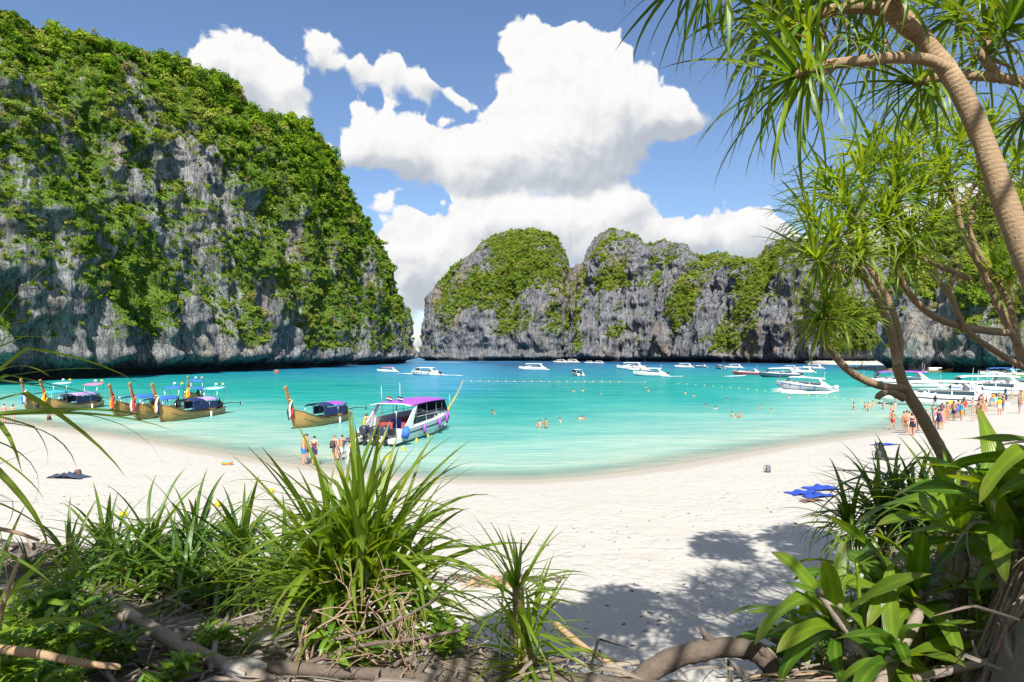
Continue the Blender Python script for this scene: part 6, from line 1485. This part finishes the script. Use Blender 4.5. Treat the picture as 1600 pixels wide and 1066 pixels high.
LOGS = [
 ('long grey log with a sawn round end lying down the shaded bank', [(162,938,5.6),(240,985,5.2),(330,1030,4.9),(450,1075,4.6)], .062, .05, m_drift, .08, 2),
 ('tan stick lying level at the lower frame edge', [(-20,1012,3.9),(60,1022,3.9),(130,1036,3.95),(185,1042,4.0)], .028, .018, m_tan, .06, 0),
 ('pale broken stick standing at the frame edge', [(-6,985,3.8),(10,930,3.8),(24,890,3.85),(38,865,3.9)], .014, .010, m_tan, .06, 0),
 ('thin tan stick poking in above the leafy shrub', [(-20,823,4.0),(25,832,4.0),(62,845,4.05)], .013, .009, m_tan, .05, 0),
 ('dark heavy branch along the lower frame edge below the sunlit clump', [(425,1042,4.7),(520,1050,4.7),(640,1058,4.7),(745,1075,4.6)], .050, .040, m_driftdark, .10, 3),
 ('smooth grey log slanting down past the foot of the sunlit clump', [(608,978,5.5),(680,1010,5.4),(760,1040,5.3),(860,1080,5.1)], .052, .040, m_drift, .06, 1),
 ('grey log crossing behind the small upright screw pine', [(720,1048,5.6),(800,1042,5.7),(890,1028,5.8)], .034, .028, m_driftdark, .10, 1),
 ('tan pole leaning on the sand beside the small screw pine', [(868,975,6.6),(910,1010,6.3),(950,1035,6.1),(990,1062,5.9)], .036, .030, m_tan, .04, 0),
 ('thick arched driftwood trunk bridging over the sand', [(975,1085,5.0),(1030,1040,5.1),(1090,1018,5.15),(1150,1012,5.2),(1195,1030,5.2),(1225,1085,5.1)], .085, .070, m_driftdark, .10, 2),
 ('thinner limb splitting from the arched trunk towards the lilies', [(1150,1012,5.2),(1185,1010,5.25),(1215,1035,5.2),(1245,1080,5.1)], .040, .030, m_drift, .10, 1),
 ('short square stub lying by the lilies, upper of two', [(1185,985,5.9),(1210,1000,5.8),(1232,1012,5.7)], .030, .028, m_driftdark, .05, 0),
 ('short square stub lying by the lilies, lower of two', [(1205,978,5.8),(1228,992,5.7),(1248,1005,5.6)], .026, .024, m_driftdark, .05, 0),
 ('grey slanting branch rising through the broad leaved lilies', [(1280,925,5.0),(1310,965,4.9),(1345,1015,4.75),(1370,1080,4.6)], .036, .044, m_drift, .10, 2),
 ('brown pole leaning across the lower lilies', [(1436,958,4.7),(1420,990,4.6),(1395,1030,4.45),(1370,1085,4.3)], .040, .046, m_drift, .05, 0),
 ('crooked brown stem standing in the lily patch', [(1510,880,4.9),(1500,920,4.9),(1488,960,4.85),(1480,1005,4.8)], .016, .024, m_driftdark, .10, 2),
 ('pale stick lying across the lilies on the steep bank', [(1478,970,4.5),(1510,985,4.5),(1545,988,4.5)], .010, .012, m_drift, .05, 0),
 ('dark log under the large lily at the lower edge', [(1290,1040,4.9),(1340,1035,4.8),(1400,1040,4.7),(1470,1060,4.6)], .045, .040, m_driftdark, .10, 2),
 ('thick grey root lying at the lower corner of the steep bank', [(1430,1060,4.3),(1500,1045,4.2),(1560,1030,4.1),(1640,1000,4.0)], .030, .020, m_drift, .08, 1),
 ('black crooked branch over the dark heavy branch', [(520,1000,4.8),(580,985,4.8),(640,960,4.8),(700,925,4.9)], .014, .008, m_driftdark, .08, 2),
 ('dark crooked limb in front of the sunlit clump base', [(470,1040,4.75),(560,1010,4.8),(640,1000,4.8),(720,985,4.9)], .020, .012, m_driftdark, .08, 2)]
for k, (lab, pts, r0, r1, mat, kn, st) in enumerate(LOGS): logp(lab, pts, r0, r1, mat, kn, 200+k, stubs=st, group=None)
# loose sticks thrown over the bank, each lying on the ground
rs = random.Random(31)
def on_bank(px, py, Y): p = at(px, py, Y); p.z = Hz(p.x, p.y); return p
STK = []
for k in range(84):
    if k < 50: px, py, Y = rs.uniform(110, 470), rs.uniform(930, 1066), rs.uniform(4.3, 6.2)
    elif k < 66: px, py, Y = rs.uniform(460, 900), rs.uniform(1010, 1066), rs.uniform(4.5, 6)
    else: px, py, Y = rs.uniform(1180, 1600), rs.uniform(900, 1066), rs.uniform(4.2, 5.6)
    STK.append((px, py, Y))
for k, (px, py, Y) in enumerate(STK):
    c = on_bank(px, py, Y); a = rs.gauss(-.5, .5); ln = rs.uniform(.35, 1.1); r = rs.uniform(.005, .018); P = []; sm = rs.choice((m_drift, m_drift, m_driftdark, m_tan))
    for f_ in (-.5, -.2, .15, .5):
        x, y = c.x+math.cos(a)*ln*f_+rs.gauss(0, .02), c.y+math.sin(a)*ln*f_+rs.gauss(0, .02); P.append(Vector((x, y, Hz(x, y)+r+rs.uniform(0, .05)))-c)
    where = 'on the shaded bank under the sword leaved clumps' if k < 50 else ('below the sunlit clump' if k < 66 else 'on the earth among the lilies')
    t = thing('driftwood_stick', '%s %s dead stick %s' % ('short' if ln < .6 else ('long' if ln < .85 else 'very long'), {'driftwood': 'grey', 'dark_driftwood': 'dark brown', 'tan_driftwood': 'tan'}[sm.name], where), 'driftwood stick', c, 0, 'dead sticks '+where); obj('stick', stem_mesh('stick', P, r, r*.6, sm, 7, 10, .10, k), t)
# roots laid bare on the steep earth bank
ro = random.Random(91); g0 = on_bank(1540, 960, 4.3); t = thing('exposed_roots', 'tangle of grey roots laid bare on the steep earth bank below the high lily', 'roots', g0)
for k in range(64):
    px, py = ro.uniform(1440, 1640), ro.uniform(800, 1066); Y = ro.uniform(3.9, 5.2); p = on_bank(px, py, Y); a = ro.gauss(3.6, .5); ln = ro.uniform(.5, 1.3); r = ro.uniform(.006, .022); P = []
    for f_ in (0, .2, .4, .6, .8, 1):
        x, y = p.x+math.cos(a)*ln*f_+ro.gauss(0, .03), p.y+math.sin(a)*ln*f_*.5+ro.gauss(0, .03); P.append(Vector((x, y, Hz(x, y)+r*.7+ro.uniform(0, .03)))-g0)
    obj('root', stem_mesh('root', P, r, r*.5, ro.choice((m_drift, m_driftdark, m_driftdark, m_twig)), 6, 14, .08, k), t)
# leaf litter
def litter(name, label, n, box, seed, mat, fam_, s0, s1):
    r = random.Random(seed); Vs, Fs, A, B, Rn, off = [], [], [], [], [], 0
    for j in range(n):
        x, y = r.uniform(box[0], box[1]), r.uniform(box[2], box[3]); z = Hz(x, y)
        if z < 1.7: continue
        a = r.uniform(0, 6.28); m = np.array(frame((x, y, z+.015+r.random()*.07), (math.cos(a), math.sin(a), r.uniform(-.05, .35)), r.uniform(-1.2, 1.2), r.uniform(s0, s1)))
        me, V, Fc, ac, al = fam_.forms[r.randrange(len(fam_.forms))]
        Vs.append(V @ m[:3, :3].T+m[:3, 3]); Fs.append(Fc+off); off += len(V); A.append(ac); B.append(al); Rn.append(np.full(len(V), r.random()))
    me = mesh(name, np.concatenate(Vs), np.concatenate(Fs), mat); vattr(me, 'across', np.concatenate(A)); vattr(me, 'along', np.concatenate(B)); vattr(me, 'rnd', np.concatenate(Rn))
    return tag(obj(name, me), label, None, None, 'stuff')
GL = Leaves('litter_leaf', 7, 1.0, .05, m_greylit, b0=-.3, b1=1.6, kinks=.5)
litter('leaf_litter', 'grey fallen strap leaves littering the shaded bank', 1200, (-7, .8, 3.6, 9.2), 1, m_greylit, GL, .25, .85)
litter('leaf_litter', 'grey fallen strap leaves and roots on the steep earth bank', 1100, (1.6, 8, 3.2, 9), 2, m_greylit, GL, .2, .8)
litter('twig_litter', 'broken dead twigs strewn on the bank', 700, (-7, 7, 3.4, 9), 3, m_driftdark, DRYF, .15, .5)
# ------------------------------------------------------------------ things left on the sand
def heap(name, label, cat, px, py, size, mat, seed, group=None, h=.12, rz=0.0, parts=()):
    """A crumpled cloth: a folded sheet with thickness lying on the sand."""
    g0 = ground(px, py); t = thing(name, label, cat, g0, rz, group); r = random.Random(seed); n = 13; gr = []
    o1, o2 = r.random()*9, r.random()*9
    for i in range(n):
        row = []
        for j in range(n):
            x, y = (i/(n-1)-.5)*size[0], (j/(n-1)-.5)*size[1]; e = 1+.06*math.sin(2.2*i/n*6+o1)+.07*math.sin(j/n*7+o2)
            w = Matrix.Rotation(rz, 2) @ Vector((x*e, y*e)); z = Hz(g0.x+w.x, g0.y+w.y)-g0.z
            row.append((x*e, y*e, z+.03+h*max(0, (.5+.5*math.sin(i*1.1+o1+j*.5)*math.cos(j*.9+o2)))*(1-abs(i/(n-1)*2-1)**3)))
        gr.append(row)
    obj('cloth', MB().slab(gr, .02).me('cloth', mat, True), t)
    for f_ in parts: f_(t)
    return t
m_towel = plain('royal_blue_towel', (.012, .05, .36), .9, .2, 6)
heap('towel', 'crumpled royal blue towel, farther of the three lying together', 'towel', 1284, 764, (1.25, .75), m_towel, 1, 'royal blue towels on the sand', .14, .1)
heap('towel', 'crumpled royal blue towel, left one of the three lying together', 'towel', 1256, 771, (1.25, .7), m_towel, 2, 'royal blue towels on the sand', .12, .15)
heap('towel', 'crumpled royal blue towel with things lying against it, nearest of the three', 'towel', 1280, 776, (1.2, .6), m_towel, 3, 'royal blue towels on the sand', .14, .25)
heap('towel', 'lone blue towel spread near the leaning trunk', 'towel', 1383, 696, (1.4, .9), m_towel, 4, None, .10, .3)
heap('clothes_or_shadow', 'small brown and white bundle beside the royal blue towels', 'clothes', 1268, 783, (.9, .35), plain('brown_cloth', (.16, .09, .06), .9, .4), 5, None, .1, .3)
heap('clothes_or_shadow', 'dark blue clothes dropped on the open sand near the frame edge', 'clothes', 108, 747, (1.5, .7), plain('faded_navy_cloth', (.03, .045, .09), .9, .4), 6, None, .25, -.1)
heap('clothes_or_shadow', 'dark grey sheet standing in for the shadow beside the stacked bags', 'clothes', 1392, 718, (1.2, .5), m_grycl, 8, None, .08, .1)  # flat dark sheet laid in place of the shadow of the bags
g0 = ground(121, 746); backpack('brown bag on the dark blue clothes on the open sand', g0, 1.0, plain('brown_leather', (.12, .055, .03), .6, .2), .8)
for k, (px, py, lab, mt) in enumerate(((1368,719,'dark grey backpack standing against the stacked bags',m_grycl),(1371,711,'dark backpack on top of the stacked bags',m_black),(1380,716,'small grey bag at the side of the stacked bags',m_grycl))):
    g0 = ground(px, py if k != 1 else 719); b_ = backpack(lab, g0+Vector((0, 0, .02 if k != 1 else .45)), .4+k, mt, 1.15 if k < 2 else .9)
g0 = ground(1197, 738); backpack('grey backpack left alone on the sand before the towels', g0, .6, plain('grey_bag', (.14, .15, .17), .8, .2), .85)
g0 = ground(355, 727); t = thing('ring_for_bag', 'blue and orange ring standing in for a bag on the open sand', 'float ring', g0+Vector((0, 0, .12)), .3)  # ring shape standing in for a bag on the sand
def ring(n0, n1): return MB().tube([(.24*math.cos(a), .24*math.sin(a), 0) for a in np.linspace(n0, n1, 14)], .07, 8)
ring(0, PI*1.1).build('blue_half', m_teal, t, True); ring(PI*1.1, 2*PI).build('orange_half', m_orange, t, True)
# shoes on the shaded sand
m_shoe = plain('white_rubber', (.62, .62, .64), .6, .1)
def shoe(px, py, rz, lab):
    g0 = ground(px, py); t = thing('shoe', lab, 'shoe', g0, rz, 'white shoes on the shaded sand')
    def out(f): y = -.14+.28*f; return y, .052*(.75+.35*math.sin(f*PI*.95)+.12*f)*max(.25, 1-max(0, f-.8)*3.2)
    s = MB(); s.loft([[Vector((-w, y, .0)), Vector((w, y, .0)), Vector((w, y, .028)), Vector((-w, y, .028))] for y, w in map(out, np.linspace(0, 1, 9))]); s.build('sole', m_shoe, t)
    u = MB(); u.loft([[Vector((w*.92*math.cos(a), y, .026+hh*math.sin(a))) for a in np.linspace(0, PI, 7)] for (y, w), hh in zip(map(out, np.linspace(.06, .97, 9)), (.07, .085, .08, .05, .055, .06, .055, .045, .025))], closed=False); u.build('upper', m_shoe, t, True)
    for k in range(3): MB().tube([(-.03, .01+.03*k, .085-.008*k), (0, .012+.03*k, .093-.008*k), (.03, .01+.03*k, .085-.008*k)], .005, 4).build('lace', m_black, t)
    return t
shoe(1163, 950, 1.9, 'white shoe at the back of the upper pair, toe away'); shoe(1182, 957, 1.7, 'white shoe at the front of the upper pair'); shoe(1158, 980, 2.2, 'white shoe at the front of the lower pair'); shoe(1172, 976, 2.4, 'white shoe at the back of the lower pair')
g0 = on_bank(1085, 1050, 5.6); t = thing('clothes_or_shadow', 'dark blue bundle tucked under the arched driftwood trunk', 'clothes', g0)
obj('cloth', MB().slab([[((i/9-.5)*.75, (j/9-.5)*.35, .03+.10*max(0, math.sin(i*.9)*math.cos(j*.8)+.5)*(1-abs(i/4.5-1)**3)) for j in range(10)] for i in range(10)], .02).me('cloth', m_navy, True), t)
def rock(label, px, py, Y, s, mat, seed):
    g0 = on_bank(px, py, Y) if Y else ground(px, py); b = MB(); b.ball((0, 0, 0), 1, 18, 12); me = mesh('rock', b.V, b.Fc, mat, True)
    P = np.array(b.V); d = 1+.28*fbm(P*1.3+seed*7, 3, seed)+.10*fbm(P*4+seed, 2, seed+3); P = P*d[:, None]*np.array(s); me.vertices.foreach_set('co', P.astype(np.float32).ravel()); me.update()
    return tag(obj('rock', me, None, g0+Vector((0, 0, s[2]*.35)), (0, 0, seed)), label, 'rock')
m_pale = M('pale_stone', lambda g: g.n('ShaderNodeBsdfPrincipled', {'Base Color': g.mix(g.noise(g.n('ShaderNodeTexCoord').outputs['Object'], 9, 6, .65), (.18, .165, .15), (.34, .32, .295)), 'Roughness': .9}).outputs[0])
rock('big pale stone half buried behind the bare twiggy shrub', 415, 1015, 5.5, (.19, .15, .12), m_pale, 1)
rock('pale flat stone among the grey logs', 175, 1008, 5.2, (.13, .1, .07), m_pale, 2)
rock('pale flat stone at the lower edge below the big pale stone', 385, 1052, 4.8, (.18, .12, .06), m_pale, 3)
rock('dark red brown stone at the lily edge by the shoes', 1222, 962, None, (.14, .12, .10), plain('red_stone', (.09, .03, .025), .9, .4, 9), 4)
p = seaat(432, 583); o = rock('small brown rock standing in the water off the tall headland', 700, 1000, 5, (1.8, 1.2, 1.0), plain('brown_stone', (.22, .12, .07), .9, .4, 4), 5); o.location = (p.x, p.y, .2)
# wrack and bark lying in a strip on the sand
def wrack(label, pts, w, n, seed):
    r = random.Random(seed); Vs, Fs, off = [], [], 0; c = [ground(*p) for p in pts]; cc = cr1(c, 60); q = MB()
    for j in range(n):
        p = cc[r.randrange(60)]+Vector((r.gauss(0, .12), r.gauss(0, w), 0)); a = r.gauss(.1, .5); L = r.uniform(.02, .10)*(2.0 if w < .3 else 1.0); z = Hz(p.x, p.y); h = r.uniform(.008, .03)
        q.box((p.x, p.y, z+h*.5), (L, L*r.uniform(.15, .5), h), (r.gauss(0, .15), r.gauss(0, .15), a))
    return tag(obj('wrack', q.me('wrack', m_driftdark if seed % 2 else m_tan)), label, None, None, 'stuff')
wrack('strip of bark and wrack washed up on the sand behind the small screw pine', [(640,905),(720,905),(760,912),(800,908),(870,905)], .16, 260, 1)
wrack('brown husks and bark in the wrack strip', [(735,912),(770,910),(800,912)], .22, 200, 2)
wrack('scattered dark bits of wrack on the shaded sand', [(900,1000),(1000,960),(1100,940),(1200,900)], .9, 26, 3)
wrack('specks of wrack along the upper beach', [(60,790),(300,830),(700,860),(1000,840),(1220,800)], 2.2, 120, 5)
wrack('small bits lying by the dark blue clothes and rope float', [(215,812),(235,812),(250,810)], .12, 40, 7)
# ------------------------------------------------------------------ the tall shade tree behind the viewpoint, whose shadow lies on the sand
def inside(p, poly):
    x, y = p; c = False
    for (x1, y1), (x2, y2) in zip(poly, poly[1:]+poly[:1]):
        if (y1 > y) != (y2 > y) and x < (x2-x1)*(y-y1)/(y2-y1)+x1: c = not c
    return c
SH = [(690,1020),(770,975),(880,955),(950,930),(1010,916),(1080,905),(1112,882),(1095,852),(1108,826),(1150,828),(1170,872),(1210,880),(1240,862),(1190,842),(1185,828),(1260,822),(1330,840),(1330,1066),(690,1066)]
rq = random.Random(77); spots = []
for k in range(4000):
    px, py = rq.uniform(690, 1330), rq.uniform(815, 1066)
    q_ = ground(px, py) if inside((px, py), SH) else None
    if q_ is not None and not (q_.z > 1.75 and px > 1000) and all((c_-q_-SUNV*(c_-q_).dot(SUNV)).length > .6 for c_ in TUFTS): spots.append(q_)
    if len(spots) > 380: break
LITB = [at(530, 800, 5.9), at(560, 880, 5.9), at(500, 880, 5.9), at(600, 900, 5.9), at(820, 900, 5.05), at(822, 960, 5.05)]
def clear(q): return all((c_-q-SUNV*(c_-q).dot(SUNV)).length > .95 for c_ in LITB)
for k in range(30):
    spots.append(on_bank(rq.uniform(-40, 420), rq.uniform(850, 1066), rq.uniform(4.5, 8)))
spots = [q for q in spots if clear(q)]
tr = thing('broadleaf_tree', 'tall broad crowned tree behind the viewpoint shading the sand', 'tree', (-.4, -5.0, Hz(-.4, -5.0)-.2))
base = Vector(tr.location); V, Fc = [], []; ctrs = []
for p in spots:
    t_ = 5.0
    while True:
        q = p+SUNV*t_
        if q.z > 9.0 and (q.y < .3 or (q.z-EYE)/q.y > .62+.9/q.y): break
        t_ += .15
    q = q+SUNV*rq.uniform(.1, 1.2); ctrs.append(q)
    for j in range(40):
        d = Vector((rq.gauss(0, 1), rq.gauss(0, 1), rq.gauss(0, .7))).normalized()*(.50*rq.random()**.4)
        c = q+d; n = (Vector((rq.gauss(0, .5), rq.gauss(0, .5), 1))).normalized(); u = n.cross(Vector((rq.gauss(0, 1), rq.gauss(0, 1), .1))).normalized(); w = n.cross(u); s = rq.uniform(.10, .18)
        k = len(V); V += [c-u*s-base, c-w*s*.5-base, c+u*s-base, c+w*s*.5-base]; Fc.append((k, k+1, k+2, k+3))
me = mesh('crown', V, np.array(Fc), m_small, False); tag(obj('crown', me, tr), kind='stuff')
top = Vector((-.3, -4.4, 9.5)); obj('trunk', stem_mesh('trunk', [Vector((0, 0, 0)), Vector((.1, .1, 3)), Vector((.2, .4, 6)), top-base], .30, .18, m_drift, 12), tr)
for k in range(0, len(ctrs), 30):
    q = ctrs[k]; obj('branch', stem_mesh('branch', [top-base, (top+q)/2-base+Vector((0, 0, .8)), q-base], .045, .012, m_drift, 7, 10), tr)
